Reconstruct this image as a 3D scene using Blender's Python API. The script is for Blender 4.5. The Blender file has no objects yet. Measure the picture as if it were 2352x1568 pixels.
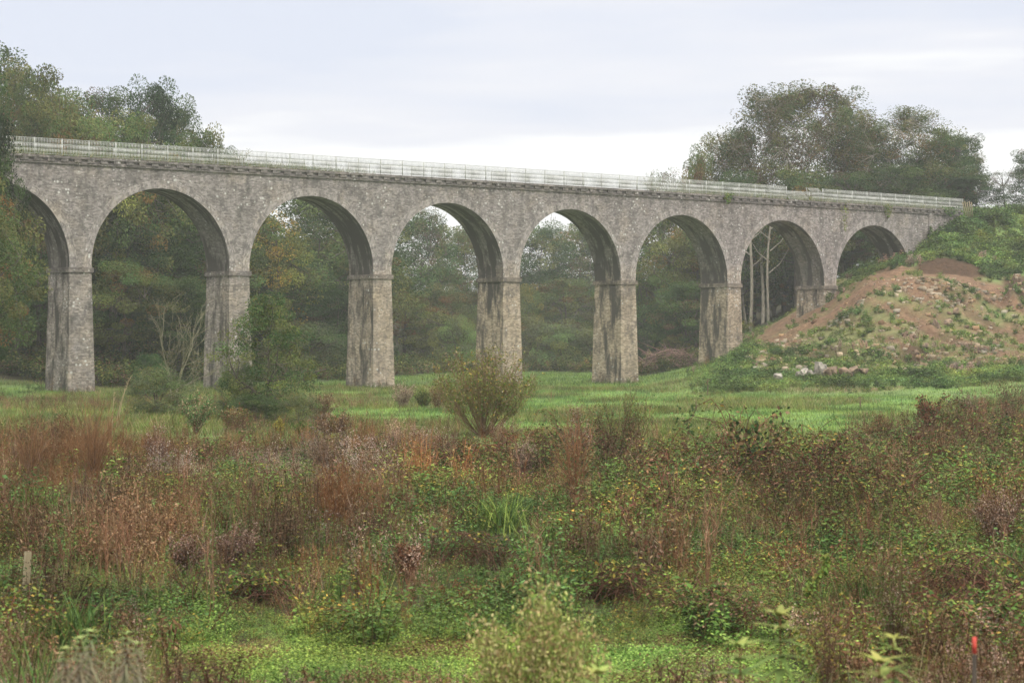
import bpy, math, numpy as np
from mathutils import Vector, Euler
R = np.random.default_rng(7)
PI = math.pi
scn = bpy.context.scene
# ------------------------------------------------------------------ camera
F = 5000.0; CX = 1176.0; HZ = 787.7; CAMZ = 3.85       # focal length, centre column, horizon row (photo measured 2352 wide)
cam_d = bpy.data.cameras.new("camera"); cam = bpy.data.objects.new("camera", cam_d)
scn.collection.objects.link(cam); scn.camera = cam
cam.location = (0, 0, CAMZ)
cam.rotation_euler = (PI/2 + math.atan((HZ-784)/F), 0, 0)
cam_d.sensor_width = 36; cam_d.lens = 36*F/2352
cam_d.clip_start = 0.5; cam_d.clip_end = 5000
cam_d.dof.use_dof = True; cam_d.dof.focus_distance = 95; cam_d.dof.aperture_fstop = 3.4
# ------------------------------------------------------------------ world, sun, exposure
SUN_EL = math.radians(42); SUN_AZ = math.radians(150)   # clockwise from +Y
w = bpy.data.worlds.new("World"); scn.world = w; w.use_nodes = True
nt = w.node_tree; nt.nodes.clear()
def N(t, typ, **kw):
    n = t.nodes.new(typ)
    for k, v in kw.items():
        if k.startswith('i_'):
            n.inputs[k[2:]].default_value = v
        else: setattr(n, k, v)
    return n
L = nt.links.new
out = N(nt, 'ShaderNodeOutputWorld'); bg = N(nt, 'ShaderNodeBackground'); bg.inputs['Strength'].default_value = 0.1
sky = N(nt, 'ShaderNodeTexSky'); sky.sky_type = 'NISHITA'; sky.sun_disc = False
sky.sun_elevation = SUN_EL; sky.sun_rotation = SUN_AZ; sky.dust_density = 3
tc = N(nt, 'ShaderNodeTexCoord'); mp = N(nt, 'ShaderNodeMapping'); mp.inputs['Scale'].default_value = (2.2, 2.2, 17)
mp.inputs['Location'].default_value = (0.9, 0.3, 1.05)
L(tc.outputs['Generated'], mp.inputs['Vector'])
nz = N(nt, 'ShaderNodeTexNoise'); nz.inputs['Scale'].default_value = 1.5; nz.inputs['Detail'].default_value = 4; nz.inputs['Roughness'].default_value = 0.5
L(mp.outputs[0], nz.inputs['Vector'])
sp = N(nt, 'ShaderNodeSeparateXYZ'); L(tc.outputs['Generated'], sp.inputs[0])
hr = N(nt, 'ShaderNodeMapRange'); hr.inputs['From Min'].default_value = 0.04; hr.inputs['From Max'].default_value = 0.155
hr.inputs['To Min'].default_value = -0.30; hr.inputs['To Max'].default_value = 0.27
L(sp.outputs[2], hr.inputs['Value'])
ad = N(nt, 'ShaderNodeMath', operation='ADD'); L(nz.outputs['Fac'], ad.inputs[0]); L(hr.outputs[0], ad.inputs[1])
cr = N(nt, 'ShaderNodeValToRGB'); L(ad.outputs[0], cr.inputs[0])
cr.color_ramp.elements[0].position = 0.46; cr.color_ramp.elements[0].color = (0.97, 0.97, 0.965, 1)
cr.color_ramp.elements[1].position = 0.72; cr.color_ramp.elements[1].color = (0.68, 0.72, 0.83, 1)
e = cr.color_ramp.elements.new(0.55); e.color = (0.79, 0.80, 0.86, 1)
zr = N(nt, 'ShaderNodeMapRange'); zr.inputs['From Min'].default_value = 0.16; zr.inputs['From Max'].default_value = 0.9
zr.inputs['To Min'].default_value = 10.0; zr.inputs['To Max'].default_value = 30.0
L(sp.outputs[2], zr.inputs['Value'])
zc = N(nt, 'ShaderNodeMapRange'); zc.inputs['From Min'].default_value = 0.17; zc.inputs['From Max'].default_value = 0.4; L(sp.outputs[2], zc.inputs['Value'])
zm = N(nt, 'ShaderNodeMix', data_type='RGBA'); L(zc.outputs[0], zm.inputs[0]); L(cr.outputs[0], zm.inputs[6]); zm.inputs[7].default_value = (.85, .82, .76, 1)
mu = N(nt, 'ShaderNodeVectorMath', operation='SCALE'); L(zm.outputs[2], mu.inputs[0]); L(zr.outputs[0], mu.inputs['Scale'])
mx = N(nt, 'ShaderNodeMix', data_type='RGBA'); mx.inputs[0].default_value = 0.92
L(sky.outputs[0], mx.inputs[6]); L(mu.outputs[0], mx.inputs[7]); L(mx.outputs[2], bg.inputs[0]); L(bg.outputs[0], out.inputs[0])
sd = bpy.data.lights.new("sun", 'SUN'); sd.energy = 1.2; sd.angle = math.radians(14); sd.color = (1, .96, .9)
so = bpy.data.objects.new("sun", sd); scn.collection.objects.link(so)
dv = Vector((math.sin(SUN_AZ)*math.cos(SUN_EL), math.cos(SUN_AZ)*math.cos(SUN_EL), math.sin(SUN_EL)))
so.rotation_euler = (-dv).to_track_quat('-Z', 'Y').to_euler(); so.location = (0, -20, 60)
scn.view_settings.view_transform = 'Standard'; scn.view_settings.look = 'None'
scn.view_settings.exposure = 0.22; scn.view_settings.gamma = 1
cy = scn.cycles
cy.max_bounces = 5; cy.diffuse_bounces = 3; cy.glossy_bounces = 1; cy.transmission_bounces = 2; cy.transparent_max_bounces = 4; cy.volume_bounces = 1
cy.use_denoising = True; cy.use_fast_gi = False

# ------------------------------------------------------------------ helpers
def tag(o, label=None, cat=None, group=None, kind=None):
    if label: o['label'] = label
    if cat: o['category'] = cat
    if group: o['group'] = group
    if kind: o['kind'] = kind
    return o
def empty(name, loc=(0, 0, 0), rz=0, label=None, cat=None, group=None):
    o = bpy.data.objects.new(name, None); scn.collection.objects.link(o)
    o.location = loc; o.rotation_euler = (0, 0, rz); o.empty_display_size = .3
    return tag(o, label, cat, group)
def pw(u, Y): return (u-CX)/F*Y                 # x of a bearing at a distance
def pz(v, Y): return CAMZ-(v-HZ)/F*Y            # height seen at row v at a distance
def gy(v): return CAMZ*F/(v-HZ)                 # distance of level ground at row v
def hash2(ix, iy, s):
    h = (ix*374761393 + iy*668265263 + s*974634777) & 0xffffffff
    h = ((h ^ (h >> 13))*1274126177) & 0xffffffff
    return ((h ^ (h >> 16)) & 0xffff)/65535.0
def vnoise(x, y, s=0):
    x = np.asarray(x, float); y = np.asarray(y, float)
    ix = np.floor(x).astype(np.int64); iy = np.floor(y).astype(np.int64)
    fx = x-ix; fy = y-iy; fx = fx*fx*(3-2*fx); fy = fy*fy*(3-2*fy)
    a = hash2(ix, iy, s); b = hash2(ix+1, iy, s); c = hash2(ix, iy+1, s); d = hash2(ix+1, iy+1, s)
    return (a*(1-fx)+b*fx)*(1-fy)+(c*(1-fx)+d*fx)*fy
def fbm(x, y, s=0, o=4):
    t = 0; a = .5; n = 0
    for i in range(o):
        t = t+a*vnoise(x*2**i, y*2**i, s+i*17); n += a; a *= .5
    return t/n
def sst(a, b, x):
    t = np.clip((x-a)/(b-a), 0, 1); return t*t*(3-2*t)
def unit(v): return v/np.maximum(np.linalg.norm(v, axis=-1, keepdims=True), 1e-9)

class MB:
    """collects quads with a colour per vertex and optional uv per corner"""
    def __init__(s): s.v = []; s.f = []; s.c = []; s.n = 0; s.uv = []
    def quads(s, V, F4, C):
        s.v.append(V); s.f.append(F4+s.n); s.c.append(C); s.n += len(V)
    def leaves(s, P, D, Nn, Ln, W, C):
        n = len(P); D = unit(D); S = unit(np.cross(D, Nn)); Nn = np.cross(S, D)
        Ln = np.broadcast_to(Ln, n)[:, None]; W = np.broadcast_to(W, n)[:, None]
        V = np.stack([P, P+D*Ln*.45+S*W*.5, P+D*Ln-Nn*Ln*.12, P+D*Ln*.45-S*W*.5], 1).reshape(-1, 3)
        s.quads(V, np.arange(n*4).reshape(n, 4), np.repeat(C, 4, 0))
    def blades(s, P, D, bend, Ln, W, C, seg=3):
        n = len(P); D = unit(D); hz = D.copy(); hz[:, 2] = 0; hz = unit(hz+1e-6)
        S = np.stack([-hz[:, 1], hz[:, 0], np.zeros(n)], 1)
        rows = []
        for i in range(seg+1):
            t = i/seg; p = P+D*(Ln*t)[:, None]+hz*(bend*t*t*Ln)[:, None]
            p = p-np.array([0, 0, 1.])*(bend*t*t*t*Ln*.55)[:, None]
            ww = (W*(1-t*.93 if seg > 1 else 1-t*.8))[:, None]*.5
            rows += [p-S*ww, p+S*ww]
        V = np.stack(rows, 1); k = 2*(seg+1)
        f = np.array([[2*i, 2*i+1, 2*i+3, 2*i+2] for i in range(seg)])
        Fq = (np.arange(n)[:, None, None]*k+f[None]).reshape(-1, 4)
        s.quads(V.reshape(-1, 3), Fq, np.repeat(C, k, 0))
    def tube(s, pts, rad, col, k=5, cap=False):
        pts = np.asarray(pts, float); n = len(pts); rad = np.broadcast_to(rad, n)
        T = np.gradient(pts, axis=0); T = unit(T)
        up = np.where(np.abs(T[:, 2:3]) > .9, np.array([[1., 0, 0]]), np.array([[0, 0, 1.]]))
        A = unit(np.cross(T, up)); B_ = np.cross(T, A)
        an = np.arange(k)*2*PI/k
        V = pts[:, None]+(A[:, None]*np.cos(an)[None, :, None]+B_[:, None]*np.sin(an)[None, :, None])*rad[:, None, None]
        i = np.arange(n-1)[:, None]; j = np.arange(k)[None]; j2 = (j+1) % k
        Fq = np.stack([i*k+j, i*k+j2, (i+1)*k+j2, (i+1)*k+j], -1).reshape(-1, 4)
        s.quads(V.reshape(-1, 3), Fq, np.tile(np.asarray(col, float), (n*k, 1)))
    def box(s, lo, hi, col=(1, 1, 1), M=None):
        x0, y0, z0 = lo; x1, y1, z1 = hi
        V = np.array([[x0, y0, z0], [x1, y0, z0], [x1, y1, z0], [x0, y1, z0], [x0, y0, z1], [x1, y0, z1], [x1, y1, z1], [x0, y1, z1]], float)
        if M is not None: V = M(V)
        s.quads(V, np.array([[0, 3, 2, 1], [4, 5, 6, 7], [0, 1, 5, 4], [1, 2, 6, 5], [2, 3, 7, 6], [3, 0, 4, 7]]), np.tile(np.asarray(col, float), (8, 1)))
    def arr(s):
        return np.concatenate(s.v), np.concatenate(s.f), np.concatenate(s.c)
    def build(s, name, mat, parent=None, smooth=False, offset=None):
        V, Fq, C = s.arr(); 
        return mesh_obj(name, V, Fq, C, mat, parent, smooth)
def mesh_data(name, V, Fq, C, mat, smooth=False, UV=None, extra=None):
    me = bpy.data.meshes.new(name)
    me.vertices.add(len(V)); me.vertices.foreach_set('co', np.ascontiguousarray(V, dtype=np.float32).ravel())
    nf = len(Fq); me.loops.add(nf*4); me.loops.foreach_set('vertex_index', np.ascontiguousarray(Fq, dtype=np.int32).ravel())
    me.polygons.add(nf); me.polygons.foreach_set('loop_start', np.arange(0, nf*4, 4, dtype=np.int32))
    me.polygons.foreach_set('loop_total', np.full(nf, 4, dtype=np.int32))
    if smooth: me.polygons.foreach_set('use_smooth', np.ones(nf, bool))
    if UV is not None:
        l = me.uv_layers.new(name='UVMap'); l.data.foreach_set('uv', np.ascontiguousarray(UV, dtype=np.float32).ravel())
    if C is not None:
        a = me.color_attributes.new('Col', 'FLOAT_COLOR', 'POINT')
        a.data.foreach_set('color', np.ascontiguousarray(np.concatenate([C, np.ones((len(C), 1))], 1), dtype=np.float32).ravel())
    for k, val in (extra or {}).items():
        a = me.attributes.new(k, 'FLOAT', 'POINT'); a.data.foreach_set('value', np.ascontiguousarray(val, dtype=np.float32))
    me.update(); me.materials.append(mat); return me
def mesh_obj(name, V, Fq, C, mat, parent=None, smooth=False, UV=None, extra=None):
    o = bpy.data.objects.new(name, mesh_data(name, V, Fq, C, mat, smooth, UV, extra)); scn.collection.objects.link(o)
    if parent: o.parent = parent
    return o
def copy_tree(o, parent=None):
    c = o.copy(); scn.collection.objects.link(c); c.parent = parent
    for ch in list(o.children): copy_tree(ch, c)
    return c
def jit(cols, n, rng, amt=.25, p=None):
    cols = np.asarray(cols, float); i = rng.choice(len(cols), n, p=p)
    return cols[i]*(1+(rng.random((n, 1))-.5)*2*amt)*(1+(rng.random((n, 3))-.5)*.16)

# ------------------------------------------------------------------ materials
def mat_new(name):
    m = bpy.data.materials.new(name); m.use_nodes = True; t = m.node_tree; t.nodes.clear(); return m, t
def foliage_mat(name, trans=.22, rough=.75, var=.18, spec=.07):
    m, t = mat_new(name); l = t.links.new
    o = N(t, 'ShaderNodeOutputMaterial'); a = N(t, 'ShaderNodeAttribute', attribute_name='Col')
    oi = N(t, 'ShaderNodeObjectInfo'); hsv = N(t, 'ShaderNodeHueSaturation')
    mr = N(t, 'ShaderNodeMapRange'); mr.inputs['To Min'].default_value = 1-var; mr.inputs['To Max'].default_value = 1+var
    l(oi.outputs['Random'], mr.inputs['Value']); l(mr.outputs[0], hsv.inputs['Value'])
    m2 = N(t, 'ShaderNodeMapRange'); m2.inputs['To Min'].default_value = .485; m2.inputs['To Max'].default_value = .515
    ml = N(t, 'ShaderNodeMath', operation='FRACT'); mm = N(t, 'ShaderNodeMath', operation='MULTIPLY'); mm.inputs[1].default_value = 7.31
    l(oi.outputs['Random'], mm.inputs[0]); l(mm.outputs[0], ml.inputs[0]); l(ml.outputs[0], m2.inputs['Value']); l(m2.outputs[0], hsv.inputs['Hue'])
    l(a.outputs['Color'], hsv.inputs['Color'])
    p = N(t, 'ShaderNodeBsdfPrincipled'); p.inputs['Roughness'].default_value = rough; p.inputs['Specular IOR Level'].default_value = spec
    l(hsv.outputs[0], p.inputs['Base Color'])
    if trans > 0:
        tr = N(t, 'ShaderNodeBsdfTranslucent'); l(hsv.outputs[0], tr.inputs['Color'])
        mi = N(t, 'ShaderNodeMixShader'); mi.inputs[0].default_value = trans
        l(p.outputs[0], mi.inputs[1]); l(tr.outputs[0], mi.inputs[2]); l(mi.outputs[0], o.inputs['Surface'])
    else: l(p.outputs[0], o.inputs['Surface'])
    return m
M_leaf = foliage_mat('leaf'); M_veg = foliage_mat('herbage', var=.0, trans=.18)
def bark_mat(name, c1, c2):
    m, t = mat_new(name); l = t.links.new
    o = N(t, 'ShaderNodeOutputMaterial'); p = N(t, 'ShaderNodeBsdfPrincipled'); p.inputs['Roughness'].default_value = .9
    tc = N(t, 'ShaderNodeTexCoord'); mp = N(t, 'ShaderNodeMapping'); mp.inputs['Scale'].default_value = (6, 6, 1.2)
    nz = N(t, 'ShaderNodeTexNoise'); nz.inputs['Scale'].default_value = 1.5; nz.inputs['Detail'].default_value = 5
    cr = N(t, 'ShaderNodeValToRGB'); cr.color_ramp.elements[0].position = .35; cr.color_ramp.elements[1].position = .65
    cr.color_ramp.elements[0].color = (*c1, 1); cr.color_ramp.elements[1].color = (*c2, 1)
    l(tc.outputs['Object'], mp.inputs[0]); l(mp.outputs[0], nz.inputs['Vector']); l(nz.outputs['Fac'], cr.inputs[0]); l(cr.outputs[0], p.inputs['Base Color'])
    b = N(t, 'ShaderNodeBump'); b.inputs['Strength'].default_value = .5; b.inputs['Distance'].default_value = .05
    l(nz.outputs['Fac'], b.inputs['Height']); l(b.outputs[0], p.inputs['Normal']); l(p.outputs[0], o.inputs[0])
    return m
M_bark = bark_mat('bark', (.05, .04, .03), (.13, .11, .085)); M_barkpale = bark_mat('pale_bark', (.16, .14, .11), (.34, .31, .25))
M_barkdark = bark_mat('dark_bark', (.025, .02, .016), (.07, .055, .04))
M_barkolive = bark_mat('olive_bark', (.13, .12, .07), (.26, .24, .15)); M_wood = bark_mat('weathered_wood', (.17, .14, .08), (.30, .255, .155))

def masonry(name, kind):
    """kind: wall, ring, band. UV in metres."""
    m, t = mat_new(name); l = t.links.new
    o = N(t, 'ShaderNodeOutputMaterial'); p = N(t, 'ShaderNodeBsdfPrincipled'); p.inputs['Roughness'].default_value = .92; p.inputs['Specular IOR Level'].default_value = .2
    uv = N(t, 'ShaderNodeUVMap'); geo = N(t, 'ShaderNodeNewGeometry'); sep = N(t, 'ShaderNodeSeparateXYZ'); l(geo.outputs['Position'], sep.inputs[0])
    dn = N(t, 'ShaderNodeTexNoise'); dn.inputs['Scale'].default_value = 2.2; dn.inputs['Detail'].default_value = 3; l(uv.outputs[0], dn.inputs['Vector'])
    vs = N(t, 'ShaderNodeVectorMath', operation='SCALE'); vs.inputs['Scale'].default_value = .10 if kind == 'wall' else .03; l(dn.outputs['Color'], vs.inputs[0])
    va = N(t, 'ShaderNodeVectorMath', operation='ADD'); l(uv.outputs[0], va.inputs[0]); l(vs.outputs[0], va.inputs[1])
    br = N(t, 'ShaderNodeTexBrick'); l(va.outputs[0], br.inputs['Vector'])
    br.inputs['Scale'].default_value = 1; br.inputs['Mortar Size'].default_value = .03 if kind == 'ring' else .012; br.inputs['Mortar Smooth'].default_value = .3; br.inputs['Bias'].default_value = 0
    bw, bh = {'wall': (.30, .13), 'ring': (.30, .6), 'band': (.9, .35)}[kind]
    br.inputs['Brick Width'].default_value = bw; br.inputs['Row Height'].default_value = bh
    # tone by height and position: grey-pink above and at the left, tan ochre on the right-hand piers
    zf = N(t, 'ShaderNodeMapRange'); zf.inputs['From Min'].default_value = 11.5; zf.inputs['From Max'].default_value = 8.0; l(sep.outputs[2], zf.inputs[0])
    xf = N(t, 'ShaderNodeMapRange'); xf.inputs['From Min'].default_value = -24; xf.inputs['From Max'].default_value = -6; xf.inputs['To Min'].default_value = .25; l(sep.outputs[0], xf.inputs[0])
    pm = N(t, 'ShaderNodeMath', operation='MULTIPLY'); l(zf.outputs[0], pm.inputs[0]); l(xf.outputs[0], pm.inputs[1])
    ln = N(t, 'ShaderNodeTexNoise'); ln.inputs['Scale'].default_value = .5; ln.inputs['Detail'].default_value = 5; ln.inputs['Roughness'].default_value = .65; l(geo.outputs['Position'], ln.inputs['Vector'])
    lm = N(t, 'ShaderNodeMapRange'); lm.inputs['From Min'].default_value = .3; lm.inputs['From Max'].default_value = .7; lm.inputs['To Min'].default_value = -.35; lm.inputs['To Max'].default_value = .35
    l(ln.outputs['Fac'], lm.inputs[0]); pa = N(t, 'ShaderNodeMath', operation='ADD', use_clamp=True); l(pm.outputs[0], pa.inputs[0]); l(lm.outputs[0], pa.inputs[1])
    def mix(f, a, b, mode='MIX'):
        n = N(t, 'ShaderNodeMix', data_type='RGBA', blend_type=mode)
        for i, x in ((0, f), (6, a), (7, b)):
            if hasattr(x, 'links') or hasattr(x, 'is_output'): l(x, n.inputs[i])
            else: n.inputs[i].default_value = x if i == 0 else (*x, 1)
        return n.outputs[2]
    g = {'wall': 1.16, 'ring': 1.3, 'band': .88}[kind]
    cA = mix(pa.outputs[0], (.28*g, .252*g, .244*g), (.385*g, .315*g, .24*g)); cB = mix(pa.outputs[0], (.18*g, .162*g, .157*g), (.27*g, .215*g, .16*g))
    l(cA, br.inputs['Color1']); l(cB, br.inputs['Color2'])
    cM = mix(pa.outputs[0], (.26*g, .235*g, .215*g), (.36*g, .30*g, .22*g)); l(cM, br.inputs['Mortar'])
    vo = N(t, 'ShaderNodeTexVoronoi'); vo.inputs['Scale'].default_value = 4.6
    vm = N(t, 'ShaderNodeMapping'); vm.inputs['Scale'].default_value = (1, 1.9, 1); l(va.outputs[0], vm.inputs[0]); l(vm.outputs[0], vo.inputs['Vector'])
    sv = N(t, 'ShaderNodeSeparateColor'); l(vo.outputs['Color'], sv.inputs[0])
    vr = N(t, 'ShaderNodeMapRange'); vr.inputs['To Min'].default_value = .62; vr.inputs['To Max'].default_value = 1.28; l(sv.outputs[0], vr.inputs[0])
    c1 = mix(1.0, br.outputs['Color'], (1, 1, 1), 'MULTIPLY')
    vx = N(t, 'ShaderNodeVectorMath', operation='SCALE'); l(c1, vx.inputs[0]); l(vr.outputs[0], vx.inputs['Scale'])
    # dark blotches
    n2 = N(t, 'ShaderNodeTexNoise'); n2.inputs['Scale'].default_value = 1.3; n2.inputs['Detail'].default_value = 8; n2.inputs['Roughness'].default_value = .72
    m3 = N(t, 'ShaderNodeMapping'); m3.inputs['Scale'].default_value = (1, 1, .6); l(geo.outputs['Position'], m3.inputs[0]); l(m3.outputs[0], n2.inputs['Vector'])
    r2 = N(t, 'ShaderNodeMapRange'); r2.inputs['From Min'].default_value = .50; r2.inputs['From Max'].default_value = .70; r2.inputs['To Max'].default_value = .85; l(n2.outputs['Fac'], r2.inputs[0])
    c2 = mix(r2.outputs[0], vx.outputs[0], (.075, .072, .07))
    # pale lichen specks
    v3 = N(t, 'ShaderNodeTexVoronoi'); v3.inputs['Scale'].default_value = 3.6; l(uv.outputs[0], v3.inputs['Vector'])
    n4 = N(t, 'ShaderNodeTexNoise'); n4.inputs['Scale'].default_value = .35; l(geo.outputs['Position'], n4.inputs['Vector'])
    s3 = N(t, 'ShaderNodeSeparateColor'); l(v3.outputs['Color'], s3.inputs[0])
    q = N(t, 'ShaderNodeMath', operation='MULTIPLY'); l(s3.outputs[1], q.inputs[0]); l(n4.outputs['Fac'], q.inputs[1])
    th = N(t, 'ShaderNodeMapRange'); th.inputs['From Min'].default_value = .29; th.inputs['From Max'].default_value = .55; th.inputs['To Max'].default_value = .42; l(q.outputs[0], th.inputs[0])
    lt = N(t, 'ShaderNodeMath', operation='SUBTRACT', use_clamp=True); l(th.outputs[0], lt.inputs[0]); l(v3.outputs['Distance'], lt.inputs[1])
    l2 = N(t, 'ShaderNodeMath', operation='MULTIPLY', use_clamp=True); l2.inputs[1].default_value = 6; l(lt.outputs[0], l2.inputs[0])
    c3 = mix(l2.outputs[0], c2, (.56, .55, .53))
    # water stains and painted soffit shade on faces that carry the 'stain' attribute
    st = N(t, 'ShaderNodeAttribute', attribute_name='stain_shade'); su = N(t, 'ShaderNodeSeparateXYZ'); l(uv.outputs[0], su.inputs[0])
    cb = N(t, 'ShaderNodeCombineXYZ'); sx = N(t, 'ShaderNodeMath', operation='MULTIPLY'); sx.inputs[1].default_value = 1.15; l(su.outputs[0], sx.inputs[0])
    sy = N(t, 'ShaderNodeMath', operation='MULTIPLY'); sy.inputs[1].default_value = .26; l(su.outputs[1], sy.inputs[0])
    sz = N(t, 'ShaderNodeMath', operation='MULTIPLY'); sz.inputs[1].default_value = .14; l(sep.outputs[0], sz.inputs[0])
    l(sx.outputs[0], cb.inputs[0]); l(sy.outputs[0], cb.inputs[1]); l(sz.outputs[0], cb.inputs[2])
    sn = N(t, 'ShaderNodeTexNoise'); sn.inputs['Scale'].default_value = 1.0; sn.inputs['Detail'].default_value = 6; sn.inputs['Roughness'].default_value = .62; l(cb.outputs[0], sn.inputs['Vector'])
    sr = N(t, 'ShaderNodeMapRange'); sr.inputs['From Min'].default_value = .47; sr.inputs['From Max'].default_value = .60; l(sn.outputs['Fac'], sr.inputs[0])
    s1 = N(t, 'ShaderNodeMath', operation='SUBTRACT', use_clamp=True); l(st.outputs['Fac'], s1.inputs[0]); s1.inputs[1].default_value = 1.0  # excess weight paints even shade over the soffits, under the streaks
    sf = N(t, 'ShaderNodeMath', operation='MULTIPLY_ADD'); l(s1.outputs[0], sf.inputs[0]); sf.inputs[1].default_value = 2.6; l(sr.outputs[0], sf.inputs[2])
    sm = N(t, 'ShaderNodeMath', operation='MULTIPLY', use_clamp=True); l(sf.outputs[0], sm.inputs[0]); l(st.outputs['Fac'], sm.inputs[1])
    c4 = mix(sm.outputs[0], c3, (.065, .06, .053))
    l(c4, p.inputs['Base Color'])
    bp = N(t, 'ShaderNodeBump'); bp.inputs['Strength'].default_value = .9; bp.inputs['Distance'].default_value = .07
    bs = N(t, 'ShaderNodeMath', operation='ADD'); l(vr.outputs[0], bs.inputs[0]); l(n2.outputs['Fac'], bs.inputs[1]); l(bs.outputs[0], bp.inputs['Height'])
    l(bp.outputs[0], p.inputs['Normal']); l(p.outputs[0], o.inputs[0]); return m
M_wall = masonry('rubble_stone', 'wall'); M_ring = masonry('voussoir_stone', 'ring'); M_band = masonry('dressed_stone', 'band')
def plain(name, col, rough=.6, metal=0, nscale=3, amt=.25):
    m, t = mat_new(name); l = t.links.new
    o = N(t, 'ShaderNodeOutputMaterial'); p = N(t, 'ShaderNodeBsdfPrincipled'); p.inputs['Roughness'].default_value = rough; p.inputs['Metallic'].default_value = metal
    g = N(t, 'ShaderNodeNewGeometry'); n = N(t, 'ShaderNodeTexNoise'); n.inputs['Scale'].default_value = nscale; n.inputs['Detail'].default_value = 4; l(g.outputs['Position'], n.inputs['Vector'])
    cr = N(t, 'ShaderNodeValToRGB'); cr.color_ramp.elements[0].position = .3; cr.color_ramp.elements[1].position = .7
    cr.color_ramp.elements[0].color = tuple(c*(1-amt) for c in col)+(1,); cr.color_ramp.elements[1].color = tuple(min(1, c*(1+amt)) for c in col)+(1,)
    l(n.outputs['Fac'], cr.inputs[0]); l(cr.outputs[0], p.inputs['Base Color']); l(p.outputs[0], o.inputs[0]); return m
M_rail = plain('galvanised_steel', (.46, .47, .45), .55, .15)
M_rock = plain('pale_rock', (.27, .245, .21), .9, 0, 3.5, .6); M_rockbrown = plain('brown_rock', (.20, .14, .095), .9, 0, 3.5, .6)
M_red = plain('red_paint', (.55, .07, .05), .7, 0, 40, .35)

# ------------------------------------------------------------------ terrain
def P(Y, v): return (Y, pz(v, Y))
cols = {
 -600: [(0, 0), (150, 0), (168, 1.5), (200, 9), (240, 18), (300, 26), (500, 40), (900, 50)],
 200:  [(0, 0), (165, 0), (182, .3), (200, 4), (230, 10), (300, 17), (500, 30), (900, 45)],
 520:  [(0, 0), (178, 0), (200, .6), (235, 3), (300, 7), (500, 18), (900, 40)],
 850:  [(0, 0), (200, 0), (235, .6), (300, 2), (420, 6), (600, 16), (900, 30)],
 1200: [(0, 0), (200, 0), (290, .0), (330, 1), (420, 6), (600, 16), (900, 26)],
 1480: [(0, 0), (180, 0), (230, .3), (290, 1), (340, 3), (420, 8), (600, 18), (900, 26)],
 1600: [(0, 0), (165, 0), P(180, 872), P(205, 858), P(232, 842), (260, 1.6), (300, 4), (400, 10), (900, 26)],
 1660: [(0, 0), (163, 0), P(176, 868), P(190, 838), P(200, 832), P(215, 830), (240, 1.8), (300, 5), (400, 12), (900, 26)],
 1710: [(0, 0), (160, 0), P(172, 872), P(186, 815), P(196, 806), P(206, 800), P(222, 792), P(240, 775), (275, 6), (400, 14), (900, 26)],
 1800: [(0, 0), (158, 0), P(168, 880), P(176, 848), P(180, 836), P(190, 815), P(198, 800), P(207, 775), P(216, 752), P(228, 738), P(245, 728), (275, 8), (400, 14), (900, 26)],
 1900: [(0, 0), (158, 0), P(166, 890), P(171, 852), P(176, 846), P(183, 833), P(196, 775), P(206, 733), P(215, 706), P(228, 675), P(245, 650), (300, 12), (400, 15), (900, 26)],
 2000: [(0, 0), (158, 0), P(166, 888), P(172, 868), P(182, 835), P(190, 790), P(200, 690), P(206, 655), P(213, 640), P(226, 632), P(240, 618), (260, 13), (400, 16), (900, 26)],
 2080: [(0, 0), (156, 0), P(166, 885), P(182, 835), P(189, 785), P(199, 680), P(203, 640), P(213, 630), P(215, 612), P(220, 606), P(229, 600), P(234, 570), (245, 15), (400, 17), (900, 26)],
 2140: [(0, 0), (154, 0), P(166, 885), P(181, 835), P(188, 780), P(198, 690), P(202, 648), P(209, 636), P(214, 630), P(215.6, 602), P(218, 598), P(225, 575), P(231, 535), P(238, 505), (245, 17.2), (400, 17.5), (900, 26)],
 2210: [(0, 0), (150, 0), P(165, 885), P(178, 843), P(186, 790), P(196, 712), P(201, 662), P(208, 645), P(214, 634), P(215.6, 606), P(218, 600), P(225, 570), P(232, 525), P(237, 494), (245, 17.9), (400, 18), (900, 26)],
 2290: [(0, 0), (148, 0), P(163, 880), P(177, 845), P(186, 795), P(194, 740), P(200, 695), P(207, 668), P(213, 645), P(220, 605), P(230, 555), P(238, 495), (250, 18.2), (400, 18.5), (900, 26)],
 2360: [(0, 0), (146, 0), P(162, 875), P(176, 840), P(186, 795), P(194, 745), P(200, 705), P(206, 685), P(212, 655), P(220, 610), P(230, 560), P(238, 500), (250, 18.2), (400, 18.5), (900, 26)],
 2900: [(0, 0), (140, 0), (160, 1), (176, 3), (194, 6.5), (210, 10), (225, 14), (238, 18), (400, 20), (900, 26)]}
UK = np.array(sorted(cols)); YS = np.linspace(0, 900, 901)
TAB = np.stack([np.interp(YS, [p[0] for p in cols[k]], [p[1] for p in cols[k]]) for k in UK])
def H0(x, y):
    x = np.asarray(x, float); y = np.asarray(y, float); yy = np.maximum(y, 12)
    u = np.clip(CX+F*x/yy, UK[0], UK[-1]); i = np.clip(np.searchsorted(UK, u)-1, 0, len(UK)-2)
    t = (u-UK[i])/(UK[i+1]-UK[i]); j = np.clip(yy, 0, 899.0); j0 = j.astype(int); f = j-j0
    a = TAB[i, j0]*(1-f)+TAB[i, j0+1]*f; b = TAB[i+1, j0]*(1-f)+TAB[i+1, j0+1]*f
    return a*(1-t)+b*t
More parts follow.
